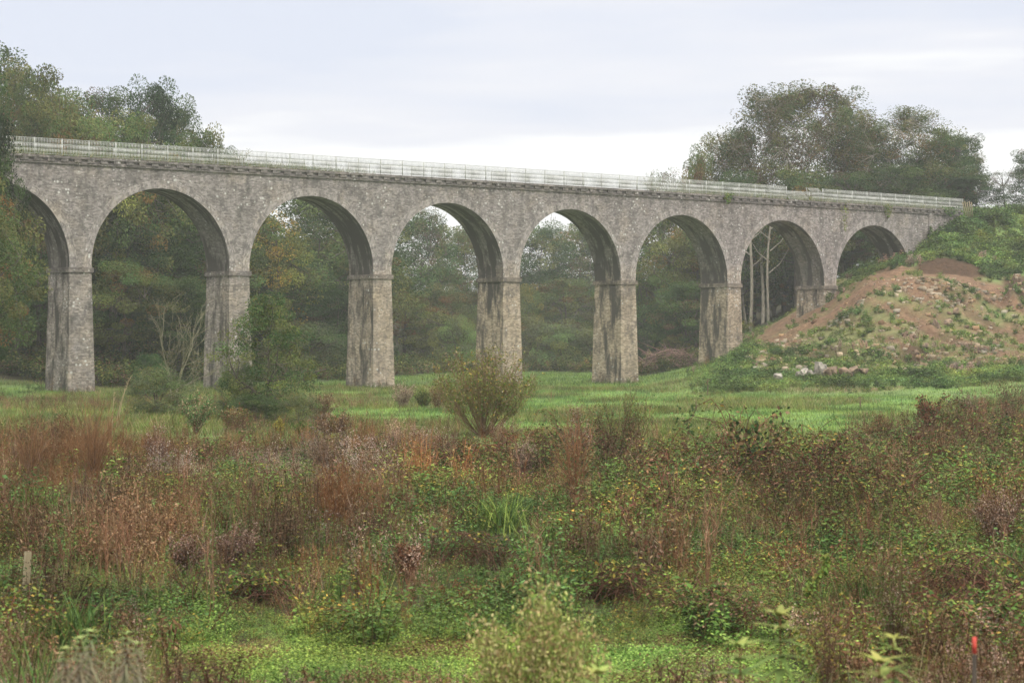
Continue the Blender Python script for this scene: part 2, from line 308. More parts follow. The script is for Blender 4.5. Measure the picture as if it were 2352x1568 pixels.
def H(x, y):
    x = np.asarray(x, float); y = np.asarray(y, float)
    h = H0(x, y)
    u = CX+F*x/np.maximum(y, 12)
    rough = sst(160, 176, y)*sst(1560, 1720, u)*sst(420, 250, y)
    rough = rough*(1-.75*sst(1990, 2040, u)*sst(201, 204, y)*sst(215, 212, y))
    h = h+(fbm(x*.28, y*.28, 3)-.5)*1.1*rough+(fbm(x*1.2, y*1.2, 9, 3)-.5)*.45*rough
    # run-off gullies down the dirt slope
    h = h+rough*(np.abs(vnoise((x+y*.5)*.55, y*.12, 5)-.5)-.25)*1.5*sst(178, 186, y)*sst(208, 203, y)*sst(1850, 1950, u)
    # rising track spur and dark undercut below the crest
    h = h+1.0*np.exp(-(((u-2335)/26)**2+((y-203)/4)**2))*sst(2295, 2320, u)*2.6
    h = h-1.3*np.exp(-(((u-2105)/40)**2+((y-184)/2.2)**2))-.9*np.exp(-(((u-1880)/70)**2+((y-187)/1.6)**2))
    h = h+(fbm(x*.12, y*.12, 21)-.5)*.22*sst(20, 60, y)*(1-rough)
    bank = 2.15*(1-sst(6.5, 17, y)); return h+bank
def dirt_mask(x, y):
    u = CX+F*x/np.maximum(y, 12); n = fbm(x*.22, y*.22, 31)-.5; n2 = fbm(x*.9, y*.9, 37)-.5
    a = sst(1690, 1760, u+n*120)*sst(np.interp(u, [1780, 1900], [175, 171]), np.interp(u, [1780, 1900], [182, 178]), y+n*8)*sst(np.interp(u, [2000, 2060, 2130, 2360], [236, 226, 214, 215]), np.interp(u, [2000, 2060, 2130, 2360], [226, 216, 209, 209]), y+n*4)
    # green belt across the lower slope
    belt = np.exp(-(((y-(190-(u-1900)*.012))/7.5)**2))*sst(1740, 1800, u)*sst(2060, 1960, u)
    m = a*(1-np.clip(belt*.65+(n*1.3), 0, 1)*.9)
    back = sst(1700, 1740, u)*sst(1990, 1900, u)*sst(205, 214, y)*sst(262, 240, y)
    m = np.maximum(m, back*(.85+n))
    scarp = sst(2090, 2125, u)*sst(2290, 2230, u)*sst(208, 210, y)*sst(218, 215.5, y); m = np.maximum(m, scarp)
    lump = sst(2290, 2315, u)*sst(196, 199, y)*sst(217, 212, y); m = np.maximum(m, lump)
    bare = sst(1780, 1850, u)*sst(2130, 2040, u)*np.exp(-((y-163.5)/2.2)**2)*.9
    streak = np.clip((vnoise((x+y*.5)*.8, y*.16, 77)-.55)*4, 0, 1)*.7*sst(1750, 1900, u)+np.clip(n2*4, 0, 1)*.3
    m = np.maximum(np.maximum(m-streak*(1-sst(200, 206, y)), bare), a*.5)
    return np.clip(m, 0, 1)
def soil_shade_mask(x, y):  # dark cut soil, with shade painted on the scarp, lump and undercuts
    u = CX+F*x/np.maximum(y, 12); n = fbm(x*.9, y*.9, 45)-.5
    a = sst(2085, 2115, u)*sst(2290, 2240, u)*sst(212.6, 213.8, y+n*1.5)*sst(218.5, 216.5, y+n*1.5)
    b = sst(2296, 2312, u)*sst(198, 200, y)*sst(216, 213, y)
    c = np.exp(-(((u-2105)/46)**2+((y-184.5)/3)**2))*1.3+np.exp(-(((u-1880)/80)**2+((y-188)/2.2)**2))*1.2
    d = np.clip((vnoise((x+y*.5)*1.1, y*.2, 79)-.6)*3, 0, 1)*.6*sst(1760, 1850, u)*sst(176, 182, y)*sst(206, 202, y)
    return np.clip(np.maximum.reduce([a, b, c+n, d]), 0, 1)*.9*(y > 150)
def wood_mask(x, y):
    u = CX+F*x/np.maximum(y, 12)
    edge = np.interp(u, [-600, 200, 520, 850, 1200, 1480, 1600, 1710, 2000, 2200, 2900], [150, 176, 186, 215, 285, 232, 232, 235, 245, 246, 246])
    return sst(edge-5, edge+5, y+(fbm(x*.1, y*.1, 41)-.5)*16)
xs = np.unique(np.concatenate([np.arange(-420, -60, 9), np.arange(-60, 5, 1.5), np.arange(5, 75, .5), np.arange(75, 420, 9)]))
ys = np.unique(np.concatenate([np.arange(-100, 0, 10), np.arange(0, 30, .7), np.arange(30, 150, 1.8), np.arange(150, 245, .5), np.arange(245, 300, 2), np.arange(300, 700, 10)]))
gx, gyy = np.meshgrid(xs, ys); V = np.stack([gx.ravel(), gyy.ravel(), H(gx, gyy).ravel()], 1)
nx, ny = len(xs), len(ys); i = np.arange(ny-1)[:, None]; j = np.arange(nx-1)[None]
Fq = np.stack([i*nx+j, i*nx+j+1, (i+1)*nx+j+1, (i+1)*nx+j], -1).reshape(-1, 4)
def ground_mat():
    m, t = mat_new('ground'); l = t.links.new
    o = N(t, 'ShaderNodeOutputMaterial'); p = N(t, 'ShaderNodeBsdfPrincipled'); p.inputs['Roughness'].default_value = .95; p.inputs['Specular IOR Level'].default_value = .15
    g = N(t, 'ShaderNodeNewGeometry')
    def noise(sc, de, ro=.6):
        n = N(t, 'ShaderNodeTexNoise'); n.inputs['Scale'].default_value = sc; n.inputs['Detail'].default_value = de; n.inputs['Roughness'].default_value = ro; l(g.outputs['Position'], n.inputs['Vector']); return n.outputs['Fac']
    def ramp(f, cs):
        c = N(t, 'ShaderNodeValToRGB'); l(f, c.inputs[0]); el = c.color_ramp.elements
        el[0].position, el[0].color = cs[0][0], (*cs[0][1], 1); el[1].position, el[1].color = cs[-1][0], (*cs[-1][1], 1)
        for q in cs[1:-1]: e = el.new(q[0]); e.color = (*q[1], 1)
        return c.outputs[0]
    def mix(f, a, b):
        n = N(t, 'ShaderNodeMix', data_type='RGBA'); l(f, n.inputs[0]); l(a, n.inputs[6]); l(b, n.inputs[7]); return n.outputs[2]
    grass = ramp(noise(.35, 8, .7), [(.3, (.13, .20, .065)), (.5, (.17, .26, .085)), (.62, (.21, .28, .10)), (.75, (.18, .18, .07))])
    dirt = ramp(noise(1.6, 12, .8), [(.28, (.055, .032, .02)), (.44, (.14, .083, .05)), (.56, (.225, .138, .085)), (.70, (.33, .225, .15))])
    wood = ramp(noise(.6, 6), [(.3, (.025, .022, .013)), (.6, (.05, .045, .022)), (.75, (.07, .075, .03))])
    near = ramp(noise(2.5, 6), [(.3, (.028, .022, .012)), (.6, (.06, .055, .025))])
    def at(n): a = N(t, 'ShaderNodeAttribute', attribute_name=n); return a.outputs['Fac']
    c = mix(at('near'), grass, near); soil = ramp(noise(2.4, 8, .8), [(.35, (.028, .017, .011)), (.6, (.085, .05, .03)), (.75, (.15, .10, .065))]); c = mix(at('dirt'), c, dirt); c = mix(at('soil_shade'), c, soil); c = mix(at('wood'), c, wood)
    l(c, p.inputs['Base Color'])
    b = N(t, 'ShaderNodeBump'); b.inputs['Strength'].default_value = .8; b.inputs['Distance'].default_value = .25; l(noise(2.2, 8, .7), b.inputs['Height']); l(b.outputs[0], p.inputs['Normal'])
    l(p.outputs[0], o.inputs[0]); return m
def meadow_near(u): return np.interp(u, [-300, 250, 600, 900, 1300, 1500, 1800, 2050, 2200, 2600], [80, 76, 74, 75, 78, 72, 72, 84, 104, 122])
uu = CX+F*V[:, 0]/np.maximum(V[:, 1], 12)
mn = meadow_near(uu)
g = mesh_obj('ground', V, Fq, None, ground_mat(), smooth=True, extra={'dirt': dirt_mask(V[:, 0], V[:, 1]), 'soil_shade': soil_shade_mask(V[:, 0], V[:, 1]), 'wood': wood_mask(V[:, 0], V[:, 1]),
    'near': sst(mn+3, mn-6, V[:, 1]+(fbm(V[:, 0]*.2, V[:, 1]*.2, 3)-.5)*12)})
tag(g, kind='structure')

# ------------------------------------------------------------------ viaduct (s along the front face, d into the depth, z up)
S0 = np.array([-33.65, 165.5]); TH0 = .6563; KC = .0007; BAY = 14.0; PWD = 1.85; DEP = 3.6
ZI, ZIT, ZSP, ZC, ZCT = 9.24, 9.62, 9.86, 17.43, 18.03; RAD = (BAY-PWD)/2; S_L, S_R = -42.0, 106.0
def wp(s, d, z):
    s = np.asarray(s, float); d = np.asarray(d, float); z = np.asarray(z, float); th = TH0+KC*s
    x = S0[0]+(np.sin(th)-math.sin(TH0))/KC; y = S0[1]-(np.cos(th)-math.cos(TH0))/KC
    return np.stack(np.broadcast_arrays(x-d*np.sin(th), y+d*np.cos(th), z), -1)
def wpv(V): return wp(V[:, 0], V[:, 1], V[:, 2])
class WB:
    """quads in (s,d,z) with uv in metres and a stain weight"""
    def __init__(s): s.q = []; s.uv = []; s.st = []
    def quad(s, c, uv, st=0):
        s.q.append(c); s.uv.append(uv); s.st.append([st]*4 if np.isscalar(st) else st)
    def box(s, s0, s1, d0, d1, z0, z1, bat=0, st=0, nz_=1):
        zs = np.linspace(z0, z1, nz_+1)
        for a, b in zip(zs[:-1], zs[1:]):
            ea, eb = bat*(z1-a), bat*(z1-b)
            c = lambda S, D, e, z: (S-e if S == s0 else S+e, D-e if D == d0 else D+e, z)
            s.quad([c(s0, d0, ea, a), c(s1, d0, ea, a), c(s1, d0, eb, b), c(s0, d0, eb, b)], [(s0, a), (s1, a), (s1, b), (s0, b)], .34)
            s.quad([c(s1, d1, ea, a), c(s0, d1, ea, a), c(s0, d1, eb, b), c(s1, d1, eb, b)], [(s1, a), (s0, a), (s0, b), (s1, b)], 0)
            s.quad([c(s0, d1, ea, a), c(s0, d0, ea, a), c(s0, d0, eb, b), c(s0, d1, eb, b)], [(s0+d1, a), (s0+d0, a), (s0+d0, b), (s0+d1, b)], st)
            s.quad([c(s1, d0, ea, a), c(s1, d1, ea, a), c(s1, d1, eb, b), c(s1, d0, eb, b)], [(s1+d0+9, a), (s1+d1+9, a), (s1+d1+9, b), (s1+d0+9, b)], st)
        s.quad([(s0, d0, z1), (s1, d0, z1), (s1, d1, z1), (s0, d1, z1)], [(s0, d0), (s1, d0), (s1, d1), (s0, d1)], st*.5)
        s.quad([(s0, d1, z0), (s1, d1, z0), (s1, d0, z0), (s0, d0, z0)], [(s0, d1), (s1, d1), (s1, d0), (s0, d0)], st*.5)
    def build(s, name, mat, parent):
        V = np.array(s.q, float).reshape(-1, 3); UV = np.array(s.uv, float).reshape(-1, 2)
        return mesh_obj(name, wpv(V), np.arange(len(V)).reshape(-1, 4), None, mat, parent, False, UV, {'stain_shade': np.array(s.st, float).ravel()})
via = empty('stone_viaduct', label='long grey stone railway viaduct with tall round arches crossing the meadow', cat='viaduct')
for k in range(-2, 7):
    # pier k, left face at s = k*BAY
    a = k*BAY; m = WB(); m.box(a, a+PWD, 0, DEP, -.6 if k < 5 else 0.2, ZI, .022, .97, 6)
    pr = m.build('pier', M_wall, via)
    m = WB(); m.box(a-.13, a+PWD+.13, -.13, DEP+.13, ZI+.002, ZIT, 0, .75); m.build('impost_band', M_band, pr)
    # arch bay from pier k to pier k+1: spandrel, soffit and ring
    m = WB(); c = a+PWD+RAD
    an = np.linspace(PI, 0, 49); ss = np.concatenate([[a+PWD/2, a+PWD, a+PWD], c+RAD*np.cos(an), [a+BAY, a+BAY, a+BAY+PWD/2]])
    zz = np.concatenate([[ZIT, ZIT, ZIT], ZSP+RAD*np.sin(an), [ZSP, ZIT, ZIT]])
    zz[-3] = ZIT; 
    path = list(zip(ss, zz)); path = [path[0], path[1]]+[(a+PWD, ZSP)]+path[4:-4]+[(a+BAY, ZSP), path[-2], path[-1]]
    ln = 0
    for (sa, za), (sb, zb) in zip(path[:-1], path[1:]):
        dl = math.hypot(sb-sa, zb-za)
        if sb-sa > 1e-6:
            for (za_, zb_, z2a, z2b) in ((za, zb, 17.43, 17.43),):
                m.quad([(sa, 0, za), (sb, 0, zb), (sb, 0, ZC), (sa, 0, ZC)], [(sa, za), (sb, zb), (sb, ZC), (sa, ZC)], [.15, .15, .42, .42])
                m.quad([(sb, DEP, zb), (sa, DEP, za), (sa, DEP, ZC), (sb, DEP, ZC)], [(sb, zb), (sa, za), (sa, ZC), (sb, ZC)])
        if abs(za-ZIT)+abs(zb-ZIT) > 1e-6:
            wa = 1.15; wb = 1.15  # soffit weight: water streaks plus shade put into the stone colour
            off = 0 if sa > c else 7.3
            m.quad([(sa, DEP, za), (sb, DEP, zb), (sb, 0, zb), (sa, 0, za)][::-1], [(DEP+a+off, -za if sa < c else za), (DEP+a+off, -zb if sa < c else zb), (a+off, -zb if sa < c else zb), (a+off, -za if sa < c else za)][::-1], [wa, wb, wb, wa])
        ln += dl
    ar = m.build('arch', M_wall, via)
    m = WB(); th_ = .62; pa = [(a+PWD, ZIT)]+[(c+RAD*math.cos(t), ZSP+RAD*math.sin(t)) for t in np.linspace(PI, 0, 49)]+[(a+BAY, ZIT)]
    po = [(a+PWD-th_, ZIT)]+[(c+(RAD+th_)*math.cos(t), ZSP+(RAD+th_)*math.sin(t)) for t in np.linspace(PI, 0, 49)]+[(a+BAY+th_, ZIT)]
    q = -.018; ln = 0
    for i_ in range(len(pa)-1):
        dl = math.hypot(pa[i_+1][0]-pa[i_][0], pa[i_+1][1]-pa[i_][1]); p0, p1, o0, o1 = pa[i_], pa[i_+1], po[i_], po[i_+1]
        m.quad([(p0[0], q, p0[1]), (p1[0], q, p1[1]), (o1[0], q, o1[1]), (o0[0], q, o0[1])], [(ln, .01), (ln+dl, .01), (ln+dl, .59), (ln, .59)])
        m.quad([(p0[0], .0, p0[1]), (p1[0], .0, p1[1]), (p1[0], q, p1[1]), (p0[0], q, p0[1])], [(ln, 0), (ln+dl, 0), (ln+dl, .02), (ln, .02)])
        ln += dl
    m.build('arch_ring', M_ring, ar)
m = WB(); a = 7*BAY
m.box(a, a+PWD/2, 0, DEP, 2, ZIT, 0, .4); m.box(a+PWD/2+.001, S_R, 0.003, DEP, 6, ZC-.002, 0, .2); m.box(a+PWD+.9, a+PWD+1.7, -.16, .0, 6, ZC-.01, 0, .3)
m.build('abutment', M_wall, via)
m = WB()
for sa in np.arange(S_L, S_R, 2.0):
    sb = min(sa+2, S_R+.6)
    m.box(sa, sb, -.16, DEP+.16, ZC, ZC+.2); m.box(sa, sb, -.10, DEP+.10, ZC+.203, ZC+.40)
    m.box(sa, sb, -.30, DEP+.30, ZC+.403, ZCT)
m.build('cornice', M_band, via)
cs_ = np.arange(S_L+.5, S_R+.4, 1.1); vis = cs_[cs_ > -12]; hid = cs_[cs_ <= -12]
for n_, sa in enumerate(vis[:100]):
    m = WB(); m.box(sa, sa+.60, -.25, -.101, ZC+.16, ZC+.402); m.build('corbel', M_band, via)
m = WB()
for sa in list(hid)+list(vis[100:]): m.box(sa, sa+.60, -.25, -.101, ZC+.16, ZC+.402)
o = m.build('corbels', M_band, via); o['kind'] = 'stuff'

# ------------------------------------------------------------------ railings
def rail_panel(mb, s0, s1, d, z0=ZCT, hgt=1.26, warp=None):
    def M(V): 
        V = V.copy()
        if warp: V = warp(V)
        return wpv(V)
    r = .017
    mb.box((s0, d-.02, z0+hgt-.035), (s1, d+.02, z0+hgt), M=M); mb.box((s0, d-.014, z0+hgt*.64), (s1, d+.014, z0+hgt*.64+.022), M=M)
    mb.box((s0, d-.014, z0+.07), (s1, d+.014, z0+.095), M=M)
    for s_ in np.arange(s0+.065, s1-.02, .125): 
        for za, zb in ((.095, .45), (.45, .8), (.8, hgt-.05)):
            mb.box((s_-r*.9, d-r*.9, z0+za), (s_+r*.9, d+r*.9, z0+zb), M=M)
def railing(name, s0, s1, d, label, cat='railing', group=None, warp=None, step=2.25):
    e = empty(name, tuple(wp(s0, d, ZCT)), label=label, cat=cat, group=group)
    inv = -np.array(e.location)
    n = max(1, int(round((s1-s0)/step))); ed = np.linspace(s0, s1, n+1)
    def fin(mb, nm):
        V, Fq, C = mb.arr(); mesh_obj(nm, V+inv, Fq, None, M_rail, e)
    for a, b in zip(ed[:-1], ed[1:]):
        mb = MB(); rail_panel(mb, a, b, d, warp=warp); fin(mb, 'picket_panel')
    for a in ed:
        mb = MB(); mb.box((a-.022, d-.022, ZCT-.1), (a+.022, d+.022, ZCT+1.28), M=(lambda V: wpv(warp(V) if warp else V))); fin(mb, 'post')
    return e
def s_of_u(u):
    s_ = np.linspace(-50, 120, 3401); q = wp(s_, 0, 0); return float(np.interp(u, CX+F*q[:, 0]/q[:, 1], s_))
sb0, sb1, sb2 = s_of_u(1803), s_of_u(1886), s_of_u(2208)
railing('metal_railing', -30, sb0, -.2, 'long straight pale railing on the near viaduct edge left of the broken gap')
railing('metal_railing', sb1, sb2, -.2, 'straight pale metal railing on the near edge at the right end of the viaduct')
railing('metal_railing', -30, sb2-.3, DEP+.2, 'pale metal railing along the far edge of the viaduct, seen through the near one')
def warpA(V):
    t = (V[:, 0]-sb0)/(sb1-sb0); h = (V[:, 2]-ZCT)
    V[:, 0] += -h*.75; V[:, 1] += h*.25+.2*np.sin(V[:, 0]*2); V[:, 2] = ZCT+h*(.62-.12*np.sin(t*9)); return V
def warpB(V):
    h = (V[:, 2]-ZCT); V[:, 0] += -h*.35+.25*np.sin(h*3.2); V[:, 1] += -.35*np.sin(h*2.2); V[:, 2] = ZCT+h*.98; return V
ww_ = sb1-sb0
railing('bent_railing', sb0+.5, sb0+ww_*.60, -.25, 'flattened white railing panel leaning over in the broken gap', group='damaged railing panels', warp=warpA, step=2)
railing('bent_railing', sb0+ww_*.62, sb0+ww_*.94, -.3, 'buckled upright white railing panel in the broken gap beside the right railing', group='damaged railing panels', warp=warpB, step=2)

# ------------------------------------------------------------------ tree and shrub prototypes
DG = (.055, .095, .034); MG = (.095, .145, .045); OL = (.155, .165, .052); RU = (.21, .13, .048); YE = (.36, .26, .06); YG = (.20, .22, .055)
GW = (.13, .16, .075); LG = (.19, .29, .09); BRN = (.14, .10, .06)
def make_tree(name, h, rad, seed, pal, pp, ncl=130, nlf=75, leaf=.26, sig=.55, trunk_r=.24, base=.28, stems=1, lumpy=.35, bark=M_bark, flat=.72, squash=1.0, shape='round', droop=0.):
    rng = np.random.default_rng(seed); ncl = int(ncl*.62); nlf = int(nlf*1.75); T = MB(); C = MB(); nodes = []
    cz0 = h*base; ch = h-cz0
    def env(az, el01):    # radius fraction at height fraction
        if shape == 'round': r = math.sin(PI*min(1, max(0, .12+.88*el01)))**.6 if el01 < .95 else .45
        elif shape == 'cone2': r = .45+.62*math.sin(PI*min(1, el01*1.1+.05))**.8 if el01 < .8 else .5-.3*(el01-.8)/.2
        elif shape == 'cone': r = (1-el01)**.75+.08
        elif shape == 'fan': r = .25+.75*el01**.7 if el01 < .85 else .75
        else: r = .8
        l_ = .75+lumpy*(vnoise(az*1.6+seed, el01*4.3, seed)*1.6-.4)
        return rad*r*l_
    for st in range(stems):
        ao = rng.random()*6.28; lean = (0.02 if stems == 1 else .16)*h
        hh = h*(.82 if stems > 1 else .72)
        n = 9; t = np.linspace(0, 1, n); wig = rng.normal(0, .02*h, (n, 2)).cumsum(0)*.35*t[:, None]
        path = np.stack([math.cos(ao)*lean*t**1.3+wig[:, 0], math.sin(ao)*lean*t**1.3+wig[:, 1], t*hh-.3*(t == 0)], 1)
        r0 = trunk_r*(1 if stems == 1 else .7); T.tube(path, r0*(1-t*.82), (1, 1, 1), 7)
        nl = 10 if stems == 1 else 6
        for k in range(nl):
            tt = rng.uniform(base*.8, .97); p0 = np.array([np.interp(tt, t, path[:, q]) for q in range(3)])
            az = rng.random()*6.28+k*2.4; ef = min(.95, max(.06, (p0[2]-cz0)/ch+rng.uniform(.08, .35)))
            rr = env(az, ef)*rng.uniform(.6, .95)
            p1 = np.array([math.cos(az)*rr, math.sin(az)*rr, cz0+ef*ch*.97]); m_ = (p0+p1)/2+np.array([0, 0, -.05*h*rng.random()])+rng.normal(0, .02*h, 3)
            q = np.linspace(0, 1, 6)[:, None]; bp = (1-q)**2*p0+2*q*(1-q)*m_+q*q*p1
            T.tube(bp, np.linspace(r0*.42*(1-tt*.5), .03, 6), (1, 1, 1), 5); nodes += list(bp[2:])
        nodes += list(path[3:])
    nodes = np.array(nodes)
    cc = []
    while len(cc) < ncl:
        el = rng.random()**.85; az = rng.random()*6.28; rr = env(az, el)*(rng.random()**.36)
        cc.append((math.cos(az)*rr, math.sin(az)*rr, cz0+el*ch*squash*.98, el))
    cc = np.array(cc)
    pals = rng.choice(len(pal), ncl, p=pp)
    for i_, c in enumerate(cc):
        d = np.linalg.norm(nodes-c[:3], axis=1); k = d.argmin(); nd = nodes[k]
        mid = (nd+c[:3])/2+rng.normal(0, .12, 3)
        T.tube(np.array([nd, mid, c[:3]]), np.array([.045, .03, .012])*max(.5, h/16), (1, 1, 1), 4)
        n = int(nlf*rng.uniform(.5, 1.4)); sg = sig*rng.uniform(.55, 1.35)*1.05
        Pn = rng.normal(0, 1, (n, 3)); Pn = Pn/np.maximum(1, np.linalg.norm(Pn, axis=1)[:, None]/1.35); Pn = Pn*np.array([sg, sg, sg*flat])
        D = unit(Pn+rng.normal(0, .4, (n, 3))*sg); D[:, 2] -= .25+droop
        Nn = unit(np.array([0, 0, 1.])+rng.normal(0, .55, (n, 3)))
        base_c = np.array(pal[pals[i_]])*rng.uniform(.65, 1.35)
        n and C.leaves(c[:3]+Pn-np.array([0, 0, droop*sg*1.2]), D, Nn, rng.uniform(.7, 1.3, n)*leaf, rng.uniform(.45, .8, n)*leaf, jit([base_c], n, rng, .3))
    tm = mesh_data(name+'_trunk', *T.arr(), bark, True); cm = mesh_data(name+'_crown', *C.arr(), M_leaf)
    return dict(h=h, r=rad, t=tm, c=cm, arr=C.arr())
PT = {
 'oak_dark':  make_tree('a', 16, 5.6, 11, [DG, MG, OL], [.6, .3, .1], 210, 150, .19, .7),
 'oak_dark2': make_tree('b', 16, 5.0, 12, [DG, MG, BRN], [.65, .25, .1], 190, 150, .185, .65, lumpy=.5),
 'oak_rust':  make_tree('c', 15, 5.6, 13, [OL, RU, MG, DG], [.38, .2, .3, .12], 210, 150, .19, .65),
 'oak_olive': make_tree('d', 15, 5.2, 14, [OL, MG, YG, RU], [.4, .35, .13, .12], 190, 150, .19, .65, lumpy=.45),
 'tall':      make_tree('e', 24, 6.8, 15, [OL, MG, BRN, DG], [.36, .22, .24, .18], 560, 66, .19, .6, .3, .30, 3, .5, M_barkpale, 1.0),
 'tall2':     make_tree('f', 24, 5.6, 16, [MG, OL, DG, RU], [.34, .3, .24, .12], 470, 68, .19, .6, .28, .32, 2, .55, M_barkpale, 1.0),
 'yellow':    make_tree('g', 13, 4.2, 17, [YG, YE, MG, OL], [.42, .08, .25, .25], 170, 140, .17, .6),
 'sparse':    make_tree('h', 17, 5.2, 18, [OL, MG, BRN], [.4, .3, .3], 150, 60, .18, .6, .2, .3, 1, .6),
 'willow':    make_tree('i', 8, 3.6, 19, [LG, GW, YG], [.5, .3, .2], 130, 180, .15, .55, .14, .12, 2, .25, droop=.5, flat=1.1),
 'bush':      make_tree('j', 5, 3.0, 20, [GW, OL, GW, MG], [.35, .25, .2, .2], 110, 140, .12, .42, .08, .05, 4, .3),
 'bush_dark': make_tree('k', 5, 3.0, 21, [DG, MG], [.7, .3], 110, 150, .12, .42, .08, .04, 4, .35),
 'alder': make_tree('o', 6, 2.5, 23, [OL, MG, YG, DG], [.34, .36, .14, .16], 250, 80, .10, .34, .10, .06, 1, .45, shape='cone2', flat=.55),
 'holm':      make_tree('l', 14, 5.0, 22, [(.022, .042, .016), DG], [.6, .4], 190, 190, .16, .62, .25, .12, 2, .5),
}
def nude(name, h, rad, seed, bark, stems=5, leafcol=None, nleaf=0, leaf=.12, twr=.008):
    rng = np.random.default_rng(seed); T = MB(); C = MB()
    def grow(p, d, ln, r, lev):
        n = 5; pts = [p]; dd = d.copy()
        for _ in range(n-1):
            dd = unit(dd+rng.normal(0, .11, 3)+np.array([0, 0, .07])); pts.append(pts[-1]+dd*ln/(n-1))
        pts = np.array(pts); T.tube(pts, np.linspace(r, max(r*.45, twr), n), (1, 1, 1), 5 if lev < 2 else 4)
        if nleaf and lev >= 1:
            k = nleaf; q = rng.random(k); P_ = np.stack([np.interp(q, np.linspace(0, 1, n), pts[:, a]) for a in range(3)], 1)
            C.leaves(P_, rng.normal(0, 1, (k, 3))+[0, 0, -.2], rng.normal(0, 1, (k, 3)), leaf*rng.uniform(.6, 1.3, k), leaf*rng.uniform(.3, .55, k), jit(leafcol, k, rng, .3))
        if lev < 4:
            for _ in range([5, 4, 4, 3][lev]):
                t = rng.uniform(.25, 1); b = np.array([np.interp(t, np.linspace(0, 1, n), pts[:, a]) for a in range(3)])
                nd = unit(dd*1.1+rng.normal(0, .55, 3)+[0, 0, .15]); grow(b, nd, ln*rng.uniform(.45, .68), max(r*.5, twr), lev+1)
    for s_ in range(stems):
        a = s_*6.28/stems+rng.random(); tilt = .12+rng.random()*.38*rad/h*2
        grow(np.array([math.cos(a)*.05, math.sin(a)*.05, -.1]), unit(np.array([math.cos(a)*tilt, math.sin(a)*tilt, 1])), h*.5*rng.uniform(.8, 1.1), .030*h/6, 0 if stems < 3 else 1)
    V = T.arr()[0]; top = V[:, 2].max()
    tm = mesh_data(name+'_branches', *T.arr(), bark, True)
    cm = mesh_data(name+'_leaves', *C.arr(), M_leaf) if nleaf else None
    return dict(h=top, r=np.abs(V[:, :2]).max(), t=tm, c=cm)
PT['bare'] = nude('m', 7, 3, 31, M_barkolive, 3, twr=.008)
PT['bare_tall'] = nude('n', 14, 5, 32, M_bark, 2, twr=.03)
def put(kind, u, vt, Y, label, cat='tree', name='tree', wpx=None, group=None, rot=None, zb=None, trunkname='trunk', crownname='crown', mats=None):
    p = PT[kind]; x = pw(u, Y); z0 = float(H(x, Y)) if zb is None else zb; hh = pz(vt, Y)-z0
    s_ = hh/p['h']; sx = s_ if wpx is None else (wpx/F*Y/2)/p['r']*1.18
    e = empty(name, (x, Y, z0-.05), rot if rot is not None else R.random()*6.28, label, cat, group); e.scale = (sx, sx, s_)
    for key, nm in (('t', trunkname), ('c', crownname)):
        if p[key] is not None:
            o = bpy.data.objects.new(nm, p[key]); scn.collection.objects.link(o); o.parent = e
    return e
# --- left wood, skyline trees behind the viaduct
put('oak_dark', -40, 108, 214, 'tall dark loose-crowned tree on the left skyline at the frame edge', wpx=330)
put('oak_rust', 75, 150, 206, 'rust tinted tree on the left skyline beside the tallest crown', wpx=250)
put('oak_olive', 150, 208, 212, 'olive tree on the left skyline in the dip above the railing', wpx=240)
put('oak_dark2', 240, 212, 222, 'dark green tree on the left skyline with bare twigs beside it', wpx=220)
put('bare_tall', 255, 196, 226, 'leafless twiggy tree poking above the left wood', wpx=170, crownname='twigs')
put('holm', 335, 190, 218, 'dense green tree standing highest at the middle of the left wood', wpx=185)
put('oak_dark', 405, 232, 228, 'dark tree just right of the dense peak tree on the left skyline', wpx=180)
put('oak_rust', 300, 262, 200, 'rusty crown above the railing under the dense peak tree', wpx=270)
put('oak_olive', 195, 270, 195, 'yellowish olive crown directly above the left railing', wpx=230)
put('oak_rust', 455, 300, 226, 'rust brown tree low on the right slope of the left wood', wpx=190)
put('oak_dark2', 505, 345, 232, 'last small dark tree where the left wood meets the sky', wpx=120)
put('oak_rust', 90, 235, 190, 'autumn brown tree behind the railing at the far left', wpx=250)
put('oak_olive', 405, 325, 212, 'olive brown tree right behind the railing above the second arch', wpx=210)
# --- through the arches, left to right
put('oak_dark', 110, 480, 192, 'dark tree seen through the leftmost arch', wpx=300)
put('oak_dark2', 40, 560, 186, 'shadowy tree low in the leftmost arch', wpx=260)
put('holm', 250, 452, 196, 'dark evergreen filling the left side of the second arch', wpx=260)
put('oak_dark', 350, 440, 203, 'tall dark green tree in the middle of the second arch', wpx=290)
put('oak_dark2', 455, 470, 206, 'dark tree at the right side of the second arch', wpx=240)
put('oak_olive', 285, 600, 189, 'lower olive crown in front of the dark trees in the second arch', wpx=210)
put('oak_dark', 410, 640, 190, 'dark low tree beside the second pier', wpx=220)
put('yellow', 618, 492, 216, 'bright yellow-green tree at the left of the third arch', wpx=215)
put('oak_dark', 790, 425, 262, 'big dark tree behind the top of the third arch', wpx=330)
put('oak_dark', 720, 440, 236, 'tall dark green tree behind the yellow one in the third arch', wpx=330)
put('oak_olive', 815, 520, 252, 'olive tree at the right of the third arch', wpx=230)
put('oak_dark2', 665, 600, 222, 'mid green tree below the yellow crown in the third arch', wpx=230)
put('holm', 770, 650, 226, 'dark ivy-clad tree left of the third pier', wpx=200)
put('bush', 700, 742, 214, 'spreading yellow-green shrub at the foot of the trees in the third arch', 'shrub', 'shrub', 200, trunkname='stems')
put('bush_dark', 770, 770, 218, 'dark shrub beside the third pier', 'shrub', 'shrub', 170, trunkname='stems')
put('oak_dark', 958, 492, 300, 'dark tree on the left of the fourth arch, topped by wispy twigs', wpx=220)
put('sparse', 985, 480, 296, 'thin wispy tree against the sky in the fourth arch', wpx=110)
